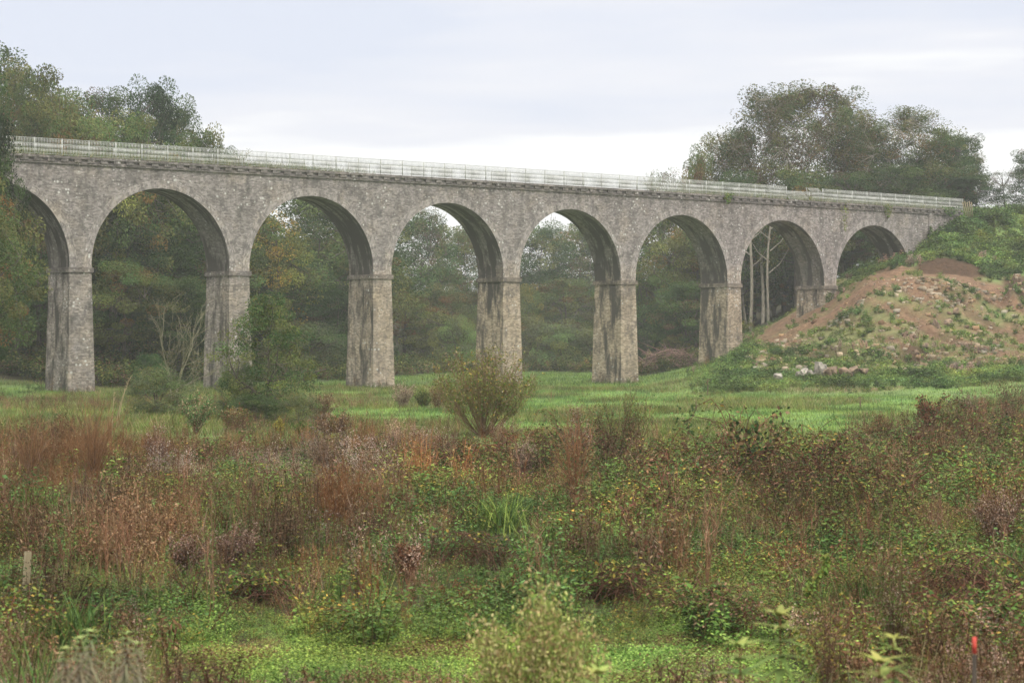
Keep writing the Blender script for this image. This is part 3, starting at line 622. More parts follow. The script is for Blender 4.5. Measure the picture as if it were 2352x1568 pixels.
put('oak_olive', 1060, 520, 330, 'hazy olive tree in the middle of the fourth arch', wpx=200)
put('oak_rust', 1120, 640, 300, 'rusty tree behind the fourth pier', wpx=180)
put('oak_olive', 930, 665, 262, 'green tree at the foot of the wood right of the third pier', wpx=190)
put('oak_rust', 1010, 655, 280, 'orange tinted tree in the middle of the fourth arch', wpx=160)
put('willow', 1052, 724, 258, 'bright green rounded willow in the fourth arch', wpx=112)
put('bush', 985, 770, 262, 'low green bush left of the rounded willow', 'shrub', 'shrub', 150, trunkname='stems')
put('yellow', 1212, 655, 305, 'slender yellow tree just right of the fourth pier', wpx=70)
put('oak_dark', 1240, 515, 335, 'hazy green tree at the left of the fifth arch', wpx=200)
put('bare_tall', 1262, 488, 350, 'leafless fan-shaped tree against the sky in the fifth arch', wpx=150, crownname='twigs')
put('oak_olive', 1330, 512, 345, 'broad hazy tree in the middle of the fifth arch', wpx=220)
put('oak_dark2', 1400, 535, 330, 'dim green tree behind the fifth pier', wpx=180)
put('oak_olive', 1300, 640, 312, 'grey-green tree with pale limbs in the fifth arch', wpx=190)
put('bush', 1245, 738, 292, 'hazy rounded bush at the left of the fifth arch', 'shrub', 'shrub', 130, trunkname='stems')
put('willow', 1300, 745, 288, 'leafy light green bush in the fifth arch', wpx=170, name='shrub', cat='shrub', trunkname='stems')
put('bush', 1365, 760, 286, 'green bush at the foot of the fifth pier, behind it', 'shrub', 'shrub', 120, trunkname='stems')
put('oak_rust', 1510, 480, 262, 'brown-tinged tree filling the top of the sixth arch', wpx=230)
put('oak_olive', 1600, 500, 254, 'olive tree at the right of the sixth arch', wpx=190)
put('oak_dark', 1480, 640, 300, 'hazy dark tree just right of the fifth pier', wpx=150)
put('oak_dark2', 1575, 650, 246, 'dark tree low in the sixth arch', wpx=170)
put('bush_dark', 1500, 745, 262, 'dark bush in the sixth arch above the brush pile', 'shrub', 'shrub', 100, trunkname='stems')
put('yellow', 1548, 770, 246, 'small orange-brown shrub above the brush pile', 'shrub', 'shrub', 70, trunkname='stems')
# --- tall group on the right hill
put('sparse', 1530, 398, 262, 'thin pale tree behind the railing, left of the right-hand group', wpx=110)
put('oak_olive', 1605, 352, 258, 'lowest tree at the left end of the right-hand group', wpx=120)
put('tall2', 1675, 298, 262, 'tree on the left shoulder of the tall right-hand group', wpx=220)
put('tall', 1775, 208, 258, 'tall many-stemmed tree at the left of the right-hand peak', wpx=290)
put('tall', 1880, 196, 262, 'tallest tree of the right-hand group with pale stems', wpx=320)
put('tall2', 1955, 250, 255, 'tree on the right flank of the highest crown', wpx=170)
put('holm', 2010, 290, 262, 'dark green tree between the two peaks of the right-hand group', wpx=180)
put('tall2', 2090, 248, 256, 'brown-topped tree forming the right-hand second peak', wpx=190)
put('oak_dark', 2165, 318, 258, 'dark green tree right of the second peak', wpx=170)
put('oak_dark2', 2215, 312, 262, 'ragged tree with a loose branch reaching right', wpx=110)
put('holm', 2205, 408, 252, 'low dark tree behind the right end of the railing', wpx=180)
put('oak_dark', 2060, 380, 250, 'shady tree low behind the right-hand railing', wpx=220)
put('oak_rust', 1830, 390, 248, 'rusty lower crown behind the broken railing', wpx=230)
put('oak_dark', 1700, 400, 250, 'dark lower crown behind the railing above the sixth pier', wpx=200)
put('oak_dark2', 1935, 400, 250, 'dim undergrowth tree behind the railing right of the gap', wpx=200)
put('sparse', 2310, 395, 262, 'ragged tree at the right frame edge above the bank', wpx=120)
put('oak_dark2', 2372, 345, 258, 'dark tree cut by the right frame edge', wpx=120)
put('bush_dark', 2330, 470, 262, 'low dark shrub on top of the bank at the right', 'shrub', 'shrub', 120, trunkname='stems')
for q, (u_, vt_, Y_, r_) in enumerate(((1722, 520, 243, 0), (1748, 505, 247, 0), (1760, 560, 240, .05), (1716, 580, 250, -.07))):
    # bare pale trunks seen through the seventh arch
    x = pw(u_, Y_); z0 = float(H(x, Y_)); mb = MB(); t = np.linspace(0, 1, 8); hh = pz(vt_-60, Y_)-z0
    mb.tube(np.stack([r_*hh*t+.25*np.sin(t*4+q), .1*t, hh*t-.3], 1), (.21-.1*t)*(1 if q < 2 else .75), (1, 1, 1), 8)
    for k_ in range(5):
        tt = .5+.1*k_; b0 = np.array([r_*hh*tt, 0, hh*tt]); mb.tube(np.array([b0, b0+[(-1)**k_*1.2, .3, 1], b0+[(-1)**k_*2.2, .3, 2.6]]), [.07, .04, .012], (1, 1, 1), 5)
    V_, F_, C_ = mb.arr(); o = mesh_obj('slender_tree', V_, F_, C_, M_barkpale, smooth=True); o.location = (x, Y_, z0)
    tag(o, ['straight pale trunk nearest the sixth pier in the seventh arch', 'tall straight pale trunk in the middle of the seventh arch', 'right-leaning pale trunk in the seventh arch', 'left-leaning pale trunk beside the sixth pier'][q], 'tree', 'pale trunks in the seventh arch')
put('oak_dark2', 1800, 540, 262, 'dark tree at the back of the seventh arch', wpx=190)
put('oak_olive', 1735, 600, 268, 'olive tree behind the pale trunks in the seventh arch', wpx=160)
put('oak_rust', 1960, 560, 252, 'brown-tinged tree in the eighth arch', wpx=150)
put('oak_dark', 2020, 555, 256, 'dark tree behind the eighth arch', wpx=140)
# --- near trees and bushes in front
put('oak_dark2', -110, 165, 152, 'dark green tree overlapping the viaduct at the left frame edge', wpx=300)
put('oak_rust', -60, 440, 141, 'orange-leaved tree in front of the leftmost arch', wpx=290)
put('holm', -35, 225, 150, 'very dark evergreen hiding the left end of the railing', wpx=165)
put('oak_rust', -120, 250, 146, 'rust orange tree at the left frame edge below the dark one', wpx=320)
# woodland interior: hundreds of overlapping crowns nobody could count
def woodland():
    C = MB(); rng = np.random.default_rng(5)
    src = [PT[k] for k in ('oak_dark', 'oak_dark2', 'oak_rust', 'oak_olive', 'holm')]
    spots = []
    def add(u0, u1, Y0, Y1, n, h0, h1):
        for _ in range(n):
            Y = rng.uniform(Y0, Y1); u = rng.uniform(u0, u1); spots.append((pw(u, Y), Y, rng.uniform(h0, h1)))
    add(-350, 560, 205, 260, 34, 11, 15); add(-350, 560, 190, 225, 26, 4, 7); add(560, 860, 240, 300, 14, 10, 14); add(560, 900, 232, 262, 16, 3, 6)
    add(860, 1220, 330, 420, 16, 9, 12); add(860, 1220, 300, 330, 14, 3, 6); add(1180, 1480, 350, 430, 14, 8, 11); add(1200, 1480, 310, 345, 16, 3, 7)
    add(1440, 1700, 270, 330, 14, 8, 13); add(1560, 2240, 262, 300, 30, 9, 13); add(1700, 2080, 252, 275, 20, 3, 6); add(1440, 1640, 246, 275, 12, 2, 4)
    add(2180, 2230, 250, 275, 4, 3, 5)
    for x, y, h in spots:
        p = src[rng.integers(len(src))]; V, Fq, Cc = p['arr']; nf = len(Fq); keep = rng.random(nf) < .36
        Fk = Fq[keep]; idx = Fk.ravel(); Vk = V[idx].copy(); a = rng.random()*6.28; s_ = h/p['h']
        Vc = Vk.reshape(-1, 4, 3); cen = Vc.mean(1, keepdims=True); Vc = cen*s_+(Vc-cen)*1.5*max(s_, .6)
        Vk = Vc.reshape(-1, 3); c_, s2 = math.cos(a), math.sin(a); X = Vk[:, 0]*c_-Vk[:, 1]*s2; Yv = Vk[:, 0]*s2+Vk[:, 1]*c_
        Vk = np.stack([X+x, Yv+y, Vk[:, 2]+float(H(x, y))-.1], 1)
        C.quads(Vk, np.arange(len(Vk)).reshape(-1, 4), Cc[idx]*rng.uniform(.75, 1.2))
    o = C.build('woodland', M_veg); tag(o, 'dense hazy autumn woodland behind and between the arches', 'woodland', kind='stuff')
woodland()

# ------------------------------------------------------------------ herbage prototypes and scattering
cb = {'brown': [(.21, .125, .07), (.14, .08, .04), (.27, .175, .11), (.085, .045, .025)], 'pink': [(.44, .33, .27), (.34, .245, .19), (.25, .17, .125)],
      'rust': [(.21, .10, .048), (.15, .075, .035), (.26, .14, .065)], 'green': [(.095, .175, .038), (.068, .132, .03), (.13, .21, .05)],
      'olive': [(.145, .175, .04), (.11, .13, .03), (.18, .185, .045)], 'yel': [(.36, .27, .06), (.25, .25, .06)], 'dark': [(.035, .065, .018), (.055, .09, .025)],
      'blue': [(.08, .165, .05), (.11, .20, .07)], 'red': [(.15, .06, .038), (.20, .10, .045)], 'straw': [(.36, .30, .18), (.28, .23, .13)], 'lime': [(.25, .36, .08), (.19, .29, .065)]}
def stems_(m, rng, n, h, spread, col, r=.006, k=3, lean=.35):
    tips = []
    for _ in range(n):
        a = rng.random()*6.28; p0 = np.array([math.cos(a), math.sin(a), 0])*spread*rng.random()*.4; hh = h*rng.uniform(.6, 1.05)
        l = np.array([math.cos(a), math.sin(a), 0])*lean*hh*rng.random(); t = np.linspace(0, 1, 4)[:, None]
        pts = p0+l*t**1.6+np.array([0, 0, hh])*t+rng.normal(0, .02*h, (4, 3))*t; m.tube(pts, np.linspace(r, r*.45, 4), np.array(col)*rng.uniform(.7, 1.3), k); tips.append(pts)
    return tips
def P_weed(seed, h=1.0, fuzz='brown', leafc='brown', n=6, nf=26, nl=12, fs=.035):
    rng = np.random.default_rng(seed); m = MB()
    for pts in stems_(m, rng, n, h, .3, cb['brown'][3], .006):
        q = 1-rng.random(nf)**1.5*.5; c = np.stack([np.interp(q, np.linspace(0, 1, 4), pts[:, a]) for a in range(3)], 1)+rng.normal(0, 1, (nf, 3))*np.array([.075, .075, .06])*h*(1.5-q)[:, None]
        m.leaves(c, rng.normal(0, 1, (nf, 3))+[0, 0, .5], rng.normal(0, 1, (nf, 3)), fs*rng.uniform(.6, 1.8, nf), fs*rng.uniform(.25, .8, nf), jit(cb[fuzz], nf, rng, .35))
        q = rng.random(nl)*.8; c = np.stack([np.interp(q, np.linspace(0, 1, 4), pts[:, a]) for a in range(3)], 1)
        m.leaves(c, rng.normal(0, 1, (nl, 3))+[0, 0, -.4], rng.normal(0, 1, (nl, 3)), .09*rng.uniform(.5, 1.3, nl), .03, jit(cb[leafc], nl, rng, .35))
    return m.arr()
def P_spikes(seed, h=1.0, cc='rust', n=16, twig=5):
    rng = np.random.default_rng(seed); m = MB()
    for pts in stems_(m, rng, n, h, .5, cb[cc][0], .0055, 3, .3):
        for _ in range(twig):
            q = rng.uniform(.35, .95); b = np.array([np.interp(q, np.linspace(0, 1, 4), pts[:, a]) for a in range(3)])
            m.blades(b[None], unit(rng.normal(0, .45, (1, 3))+[0, 0, 1]), np.array([.1]), np.array([h*rng.uniform(.12, .3)]), np.array([.010]), jit(cb[cc], 1, rng), 2)
        k = 5; q = rng.uniform(.4, 1, k); c = np.stack([np.interp(q, np.linspace(0, 1, 4), pts[:, a]) for a in range(3)], 1)
        m.leaves(c, rng.normal(0, 1, (k, 3)), rng.normal(0, 1, (k, 3)), .05, .014, jit(cb['straw']+cb[cc], k, rng))
    return m.arr()
def P_leafy(seed, h=.5, cc=('green',), n=7, nl=16, L_=.085, wd=.5, spread=.4, p=None):
    rng = np.random.default_rng(seed); m = MB(); pal = sum([cb[c] for c in cc], [])
    for pts in stems_(m, rng, n, h, spread, (.10, .09, .04), .005, 3, .6):
        q = rng.uniform(.15, 1.02, nl); c = np.stack([np.interp(q, np.linspace(0, 1, 4), pts[:, a]) for a in range(3)], 1)
        a = rng.random(nl)*6.28; D = np.stack([np.cos(a), np.sin(a), rng.uniform(-.5, .35, nl)], 1)
        m.leaves(c+D*.02, D, np.array([0, 0, 1.])+rng.normal(0, .45, (nl, 3)), L_*rng.uniform(.6, 1.3, nl), L_*wd*rng.uniform(.7, 1.2, nl), jit(pal, nl, rng, .2))
    return m.arr()
def P_grass(seed, h=.3, cc=('green',), n=14, w_=.012, spread=.12, seg=2, bend=.5, tilt=.35):
    rng = np.random.default_rng(seed); m = MB(); pal = sum([cb[c] for c in cc], [])
    P_ = np.concatenate([rng.normal(0, spread, (n, 2)), np.zeros((n, 1))], 1); D = rng.normal(0, tilt, (n, 3)); D[:, 2] = 1
    m.blades(P_, D, rng.uniform(.2, 1, n)*bend, h*rng.uniform(.5, 1.1, n), np.full(n, w_)*rng.uniform(.6, 1.3, n), jit(pal, n, rng, .25), seg); return m.arr()
def P_bramble(seed, h=.6, cc=('green', 'green', 'olive', 'olive', 'yel'), n=7, nl=32, L_=.06):
    rng = np.random.default_rng(seed); m = MB(); pal = sum([cb[c] for c in cc], [])
    for _ in range(n):
        a = rng.random()*6.28; ln = h*rng.uniform(1.2, 2.2); t = np.linspace(0, 1, 7); d = np.array([math.cos(a), math.sin(a)])
        pts = np.stack([d[0]*ln*t*.8, d[1]*ln*t*.8, h*1.15*np.sin(t*PI*.85)**.8*rng.uniform(.6, 1.1)], 1)+rng.normal(0, .02, (7, 3)); m.tube(pts, np.linspace(.007, .003, 7), cb['red'][0] if rng.random() < .4 else (.12, .07, .04), 3)
        q = rng.uniform(.1, 1, nl); c = np.stack([np.interp(q, t, pts[:, k]) for k in range(3)], 1)+rng.normal(0, .05, (nl, 3))
        a = rng.random(nl)*6.28; D = np.stack([np.cos(a), np.sin(a), rng.uniform(-.5, .3, nl)], 1)
        m.leaves(c, D, np.array([0, 0, 1.])+rng.normal(0, .4, (nl, 3)), L_*rng.uniform(.6, 1.3, nl), L_*.6, jit(pal, nl, rng, .2))
    return m.arr()
def P_mat(seed, cc, n=34, r=.25, L_=.03, z=.05):
    rng = np.random.default_rng(seed); m = MB(); pal = sum([cb[c] for c in cc], [])
    P_ = np.stack([rng.normal(0, r*.5, n), rng.normal(0, r*.5, n), rng.random(n)**2*z*1.8+.01], 1); a = rng.random(n)*6.28
    m.leaves(P_, np.stack([np.cos(a), np.sin(a), rng.uniform(-.1, .6, n)], 1), np.array([0, 0, 1.])+rng.normal(0, .35, (n, 3)), L_*rng.uniform(.6, 1.4, n), L_*.75, jit(pal, n, rng, .25)); return m.arr()
CLR = [(u_, w_, gy(v_)) for u_, w_, v_ in [(1108, 190, 1004), (1425, 120, 1062), (1322, 80, 1180), (215, 150, 1130), (70, 120, 1120), (450, 120, 1000), (1752, 120, 1120), (1576, 60, 1045), (2142, 70, 1000),
    (1205, 46, 1110), (362, 60, 1090), (750, 80, 1110), (1155, 110, 1040), (540, 120, 1300), (430, 100, 1320), (2290, 120, 1260), (935, 80, 1330), (1150, 150, 1225), (1250, 120, 1275), (75, 100, 1190), (195, 90, 1220), (175, 190, 1500), (70, 150, 1560),
    (780, 70, 1385), (1990, 130, 1420), (530, 60, 1262), (440, 60, 1320), (940, 70, 1408), (1085, 200, 1312), (600, 160, 1395), (1420, 190, 1390), (2220, 240, 1390), (1885, 60, 1432), (770, 100, 1020), (765, 60, 1035), (700, 80, 1012), (640, 30, 1005), (57, 60, 1352), (2058, 90, 1436)]]
CLR += [(1235, 200, 17.5), (1792, 110, 13.6), (1700, 110, 13.), (2052, 110, 13.4), (230, 200, 12.6), (2238, 40, 14.6), (2058, 100, 25), (1900, 90, 23)]
def clear(X, Y):
    u = CX+F*X/Y; f = np.ones(len(X))
    for u0, w_, Yb in CLR:
        f = np.where((np.abs(u-u0) < w_*.58) & (Y < Yb+.15) & (Y > Yb*(.86 if w_ > 130 else .91)-.3), .42, f)
    return f
def scatter(mb, protos, X, Y, S=1., rng=R, tint=None, zoff=-.03, tilt=0.):
    n = len(X); S = S*clear(X, Y) if n and Y.min() < 150 else S; pick = rng.integers(0, len(protos), n); Z = H(X, Y)+zoff; S = np.broadcast_to(S, n)
    for k, (V, Fq, C) in enumerate(protos):
        ii = np.nonzero(pick == k)[0]
        if not len(ii): continue
        a = rng.random(len(ii))*6.28; c, s_ = np.cos(a), np.sin(a); sc = S[ii]*rng.uniform(.75, 1.25, len(ii))
        vx = (V[None, :, 0]*c[:, None]-V[None, :, 1]*s_[:, None])*sc[:, None]+X[ii, None]; vy = (V[None, :, 0]*s_[:, None]+V[None, :, 1]*c[:, None])*sc[:, None]+Y[ii, None]
        vz = V[None, :, 2]*(sc*rng.uniform(.8, 1.2, len(ii)))[:, None]+Z[ii, None]
        nn_ = fbm(X[ii]*.7+9, Y[ii]*.35, 161, 3); n3_ = fbm(X[ii]*.5-9, Y[ii]*.3, 167, 3)
        br = rng.uniform(.78, 1.22, (len(ii), 1, 1))*(.22+1.6*nn_)[:, None, None]; CC = C[None]*br*(1+(n3_-.5)[:, None, None]*np.array([.5, .1, -.2]))
        if tint is not None: CC = CC*tint[ii][:, None]
        mb.quads(np.stack([vx, vy, vz], -1).reshape(-1, 3), (np.arange(len(ii))[:, None, None]*len(V)+Fq[None]).reshape(-1, 4), CC.reshape(-1, 3))
def pts(n, u0, u1, Y0, Y1, keep=None, pw_=1.0, rng=R):
    """n random spots between two distances (more per square metre nearer the front), kept where keep(u,Y,x,y) exceeds chance"""
    t = rng.random(n); Y = (Y0**pw_+(Y1**pw_-Y0**pw_)*t)**(1/pw_); u = rng.uniform(u0, u1, n); X = pw(u, Y)
    if keep is not None:
        k = keep(u, Y)-rng.random(n) > 0; X, Y = X[k], Y[k]
    return X, Y
def U(X, Y): return CX+F*X/Y
def edge(u, Y, w_=8): return sst(meadow_near(u)+w_*.4, meadow_near(u)-w_*.6, Y+(fbm(pw(u, Y)*.35, Y*.12, 71)-.5)*w_*2.2)
def left(u): return sst(1250, 800, u)
def right(u): return sst(1600, 1950, u)
def finish(mb, name): return tag(mb.build(name, M_veg), kind='stuff')
# meadow grass
mb = MB(); G1 = [P_grass(100+i, .22, ('green', 'lime', 'blue'), 9, .02, .22, 1, .4) for i in range(5)]; G2 = [P_grass(110+i, .38, ('green', 'olive', 'straw'), 10, .02, .25, 1, .5) for i in range(4)]; G3 = [P_grass(120+i, .30, ('blue', 'green'), 12, .02, .22, 1, .4) for i in range(3)]
def mk(u, Y): return (1-edge(u, Y, 6))*sst(.99, .9, dirt_mask(pw(u, Y), Y))*(1-wood_mask(pw(u, Y), Y))
X, Y = pts(62000, -250, 2560, 76, 190, mk, 1.1)
n1 = fbm(X*.14, Y*.09, 51); n2 = fbm(X*.3, Y*.2, 57); lft = sst(1300, 700, U(X, Y))
a = (n1+lft*.16) > .54; b = (~a) & (n2 > .58)
tt = lambda k: np.full((int(k.sum()), 3), 1.25); scatter(mb, G1, X[~a & ~b], Y[~a & ~b], 1.0, tint=tt(~a & ~b)); scatter(mb, G3, X[b], Y[b], 1.1, tint=tt(b)); scatter(mb, G2, X[a], Y[a], 1.2)
X, Y = pts(16000, 400, 1720, 185, 300, mk); scatter(mb, G1, X, Y, 1.6)
finish(mb, 'meadow_grass')
# rough herbs dotted in the left half of the meadow
W_b = [P_weed(200+i, 1.05, 'brown', 'brown') for i in range(4)]; W_p = [P_weed(210+i, 1.15, 'pink', 'brown', 7, 40, 8, .03) for i in range(3)]; W_r = [P_spikes(220+i, 1.1, 'rust') for i in range(3)]
W_d = [P_weed(230+i, .9, 'red', 'brown', 6, 22, 16, .045) for i in range(3)]; W_s = [P_spikes(240+i, 1.0, 'brown', 14, 4) for i in range(3)]
W_o = [P_weed(250+i, .95, 'brown', 'olive', 6, 18, 20, .04) for i in range(3)]
Lg = [P_leafy(300+i, .55, ('green', 'green', 'lime'), 8, 24, .072) for i in range(4)]; Lb = [P_leafy(310+i, .6, ('blue', 'green'), 8, 24, .066) for i in range(3)]; Lo = [P_leafy(320+i, .6, ('olive', 'olive', 'olive', 'green', 'green', 'yel'), 8, 22, .058) for i in range(4)]
Ld = [P_leafy(330+i, .6, ('dark', 'dark', 'green'), 9, 24, .07) for i in range(3)]; Ly = [P_leafy(340+i, .5, ('yel', 'olive', 'green'), 5, 10, .09) for i in range(3)]
Br = [P_bramble(350+i) for i in range(3)]; Bd = [P_bramble(360+i, .6, ('dark', 'dark', 'brown', 'olive')) for i in range(3)]
Gt = [P_grass(370+i, .85, ('green', 'olive', 'straw'), 26, .009, .12, 3, .6) for i in range(3)]; Gs = [P_grass(380+i, .8, ('straw', 'brown', 'rust'), 26, .007, .15, 2, .3) for i in range(3)]
Gg = [P_grass(390+i, .75, ('green', 'lime', 'blue'), 30, .014, .10, 3, .7) for i in range(3)]
mb = MB()
X, Y = pts(2600, -250, 1500, 84, 150, lambda u, Y: sst(1350, 600, u)*sst(.46, .6, fbm(pw(u, Y)*.2, Y*.09, 61))*.9, 1.2)
k = R.random(len(X)); scatter(mb, W_b+W_s, X[k < .45], Y[k < .45], .75); scatter(mb, Gs, X[(k >= .45) & (k < .7)], Y[(k >= .45) & (k < .7)], 1.1); scatter(mb, Ld+Lo, X[k >= .7], Y[k >= .7], .9)
finish(mb, 'rough_herbs')
# brown dead weeds
def zone(u, Y): return edge(u, Y)
def clump(u, Y, s_=131, a=.36, b=.50): return .15+.85*sst(a, b, fbm(pw(u, Y)*.9, Y*.55, s_, 2))
def hv(X, Y, s_=141): return .22+1.65*fbm(X*.55, Y*.3, s_, 3)**1.15
def patch(X, Y, s_, f=.16, g=.1): return fbm(X*f, Y*g, s_)
rp = lambda u, Y: zone(u, Y)*clump(u, Y)*sst(27, 34, Y+left(u)*3-right(u)*2)*np.clip(.22+.68*left(u)*sst(31, 40, Y)+.38*right(u)*sst(28, 40, Y), 0, 1)
X, Y = pts(15500, -200, 2560, 29, 130, rp, 1.25); u_ = U(X, Y); q = R.random(len(X)); na = patch(X, Y, 81); nb = patch(X, Y, 83); l_ = left(u_)
kind = np.where(l_+R.normal(0, .25, len(X)) > .5, np.where(na > .56, 1, np.where(nb > .54, 2, np.where(q < .30, 3, 0))), np.where(na > .53, 4, np.where(q < .35, 5, 0)))
mb = MB()
for kk, pr in ((0, W_b), (1, W_p), (2, W_r), (3, W_s), (4, W_d), (5, W_o)): scatter(mb, pr, X[kind == kk], Y[kind == kk], hv(X, Y)[kind == kk]*.84)
finish(mb, 'dead_weeds')
mb = MB(); X, Y = pts(12500, -200, 2560, 30, 132, lambda u, Y: zone(u, Y)*(.35+.5*sst(.45, .6, patch(pw(u, Y), Y, 85))), 1.25); q = R.random(len(X))
scatter(mb, Gt, X[q < .4], Y[q < .4], .9); scatter(mb, Gs, X[(q >= .4) & (q < .75)], Y[(q >= .4) & (q < .75)], .95); scatter(mb, Gg, X[q >= .75], Y[q >= .75], .9); finish(mb, 'tall_grass')
# leafy green layer
def gl(u, Y):
    mid = 1-left(u)*.75; return zone(u, Y)*(1-.45*sst(45, 62, Y))*clump(u, Y, 151, .30, .42)*np.clip(.34+.62*mid*sst(85, 55, Y)+.55*sst(42, 33, Y), 0, 1)*sst(26.6, 28.6, Y+(fbm(pw(u, Y)*.5, Y*.3, 91)-.5)*4+sst(1750, 1950, u)*4+sst(420, 250, u)*4)
X, Y = pts(21000, -200, 2550, 24, 125, gl, 1.15); q = R.random(len(X)); na = patch(X, Y, 93, .3, .25); nb = patch(X, Y, 95, .25, .2)
kind = np.where(na > .6, 1, np.where(na < .40, 2, np.where(nb > .56, 3, np.where(q < .22, 4, np.where(q < .55, 0, 5)))))
mb = MB()
for kk, pr in ((0, Lg), (1, Lb), (2, Bd+Ld), (3, Lo+Ly[:1]), (4, Br), (5, Lo+Lg)): scatter(mb, pr, X[kind == kk], Y[kind == kk], (np.clip(Y/42, .8, 1.3)*hv(X, Y, 143))[kind == kk])
finish(mb, 'leafy_undergrowth')
mb = MB(); T_ = [P_spikes(470+i, 1.5, 'brown', 5, 9) for i in range(4)]
X, Y = pts(900, -150, 2500, 30, 115, lambda u, Y: zone(u, Y), 1.2); scatter(mb, T_, X, Y, .9); finish(mb, 'dead_stalks')
mb = MB()
for k in range(-1, 6):
    n = 90; s_ = k*BAY+PWD/2+R.normal(0, 1.3, n); d_ = R.uniform(-.9, DEP+.6, n); o_ = (np.abs(s_-k*BAY-PWD/2) > PWD/2+.25) | (d_ < -.25); q = wp(s_[o_], d_[o_], 0)
    scatter(mb, W_b[:2]+Gt+Ld+Gs, q[:, 0], q[:, 1], R.uniform(.5, 1.2, len(q)))
finish(mb, 'pier_foot_weeds')
# low bright carpet in the wet hollow
def hollow(u, Y): return sst(330, 520, u+(Y-27)*40)*sst(1860, 1700, u-(26-Y)*10)
cp = lambda u, Y: hollow(u, Y)*sst(31, 29.5, Y)*sst(20, 23.5, Y+(fbm(pw(u, Y)*.8, Y*.6, 99)-.5)*3)
X, Y = pts(17000, 250, 1950, 21, 31, cp, 1.0); mb = MB(); nn = fbm(X*.9, Y*.9, 97)
Cl = [P_mat(400+i, ('lime', 'lime', 'green')) for i in range(4)]; Co = [P_mat(410+i, ('olive', 'brown', 'lime')) for i in range(3)]
scatter(mb, Cl, X[nn < .60], Y[nn < .60], 1., zoff=0); scatter(mb, Co, X[nn >= .60], Y[nn >= .60], 1., zoff=0)
X, Y = pts(240, 420, 1800, 22.5, 29.5, cp, 1.0); scatter(mb, [P_grass(420+i, .22, ('brown', 'red', 'straw'), 14, .006, .05, 2, .5) for i in range(3)], X, Y, 1.)
finish(mb, 'creeping_carpet')
# nearest rank along the bottom of the picture
Wn = [P_weed(430+i, .55, 'brown', 'brown', 7, 34, 10, .02) for i in range(3)]+[P_weed(440+i, .5, 'pink', 'olive', 7, 34, 12, .018) for i in range(2)]
Ln = [P_leafy(450+i, .35, ('green', 'olive', 'lime'), 7, 16, .04) for i in range(4)]; Gn = [P_grass(460+i, .6, ('green', 'olive', 'straw'), 22, .006, .12, 3, .5, .25) for i in range(3)]
def nr(u, Y): return np.clip(1.0*sst(23.5, 20, Y)+sst(420, 300, u)*sst(30, 27, Y)+sst(1820, 2000, u)*sst(30, 27, Y), 0, 1)*(1-.72*sst(900, 1100, u)*sst(1900, 1600, u)*sst(15.5, 17, Y))
X, Y = pts(7500, -150, 2500, 11.8, 29, nr, 1.3); q = R.random(len(X)); na = fbm(X*1.1, Y*.8, 101); Y_ = Y; mb = MB()
rw = sst(1300, 1700, U(X, Y)); kind = np.where(q < .26+.1*rw, 0, np.where(q < .70, 1, 2)); kind = np.where((na > .56) & (q > .3), 2, kind)
sc = np.clip((Y-6)/11, .5, 1.1)
for kk, pr in ((0, Wn), (1, Ln), (2, Gn)): scatter(mb, pr, X[kind == kk], Y[kind == kk], sc[kind == kk])
finish(mb, 'near_herbage')
# herbage over the bank on the right
mb = MB()
def bk(u, Y):
    x = pw(u, Y); return sst(1570, 1680, u)*sst(160, 165, Y)*np.clip(1.15-dirt_mask(x, Y)*1.2, 0, 1)*(1-wood_mask(x, Y)*.6)
X, Y = pts(13000, 1560, 2520, 159, 244, bk); z = H(X, Y); nn = fbm(X*.25, Y*.25, 111); nb = fbm(X*.5, Y*.5, 113)
Kg = [P_leafy(500+i, .5, ('green', 'blue', 'lime'), 7, 12, .15) for i in range(3)]; Kd = [P_leafy(510+i, .7, ('dark', 'green', 'blue'), 8, 14, .16) for i in range(3)]; Kp = [P_weed(520+i, .8, 'pink', 'brown', 7, 18, 6, .07) for i in range(3)]
Kr = [P_leafy(530+i, .45, ('lime', 'olive', 'green'), 7, 10, .13) for i in range(3)]
kind = np.where(nn > .76, 2, np.where(nn < .42, 1, np.where(nb > .55, 3, 0)))
for kk, pr in ((0, Kg), (1, Kd), (2, Kp), (3, Kr)): scatter(mb, pr, X[kind == kk], Y[kind == kk], np.where(z[kind == kk] > 11, 1.5, .95))
X, Y = pts(1500, 1650, 2480, 178, 206, lambda u, Y: sst(.55, .66, fbm(pw(u, Y)*.3, Y*.3, 117))*.8); scatter(mb, Kr+Kg[:1], X, Y, .6)
finish(mb, 'bank_herbage')
mb = MB(); X, Y = pts(9000, 1700, 2480, 174, 208, lambda u, Y: dirt_mask(pw(u, Y), Y)*(.25+.9*sst(.45, .62, fbm(pw(u, Y)*.2, Y*.15, 119))))
def P_stone(seed):
    rng = np.random.default_rng(seed); m = MB(); m.box((-.5, -.4, -.3), (.5, .4, .4)); V, Fq, C = m.arr(); V = V*rng.uniform(.6, 1.2, (8, 3))+rng.normal(0, .08, (8, 3)); return V*.34, Fq, np.tile(rng.choice(np.array([(.40, .26, .17), (.32, .20, .13), (.42, .33, .25), (.22, .14, .10)])), (8, 1))
scatter(mb, [P_stone(i) for i in range(8)], X, Y, R.random(len(X))**5*1.5+.13, zoff=.02); finish(mb, 'loose_stones')
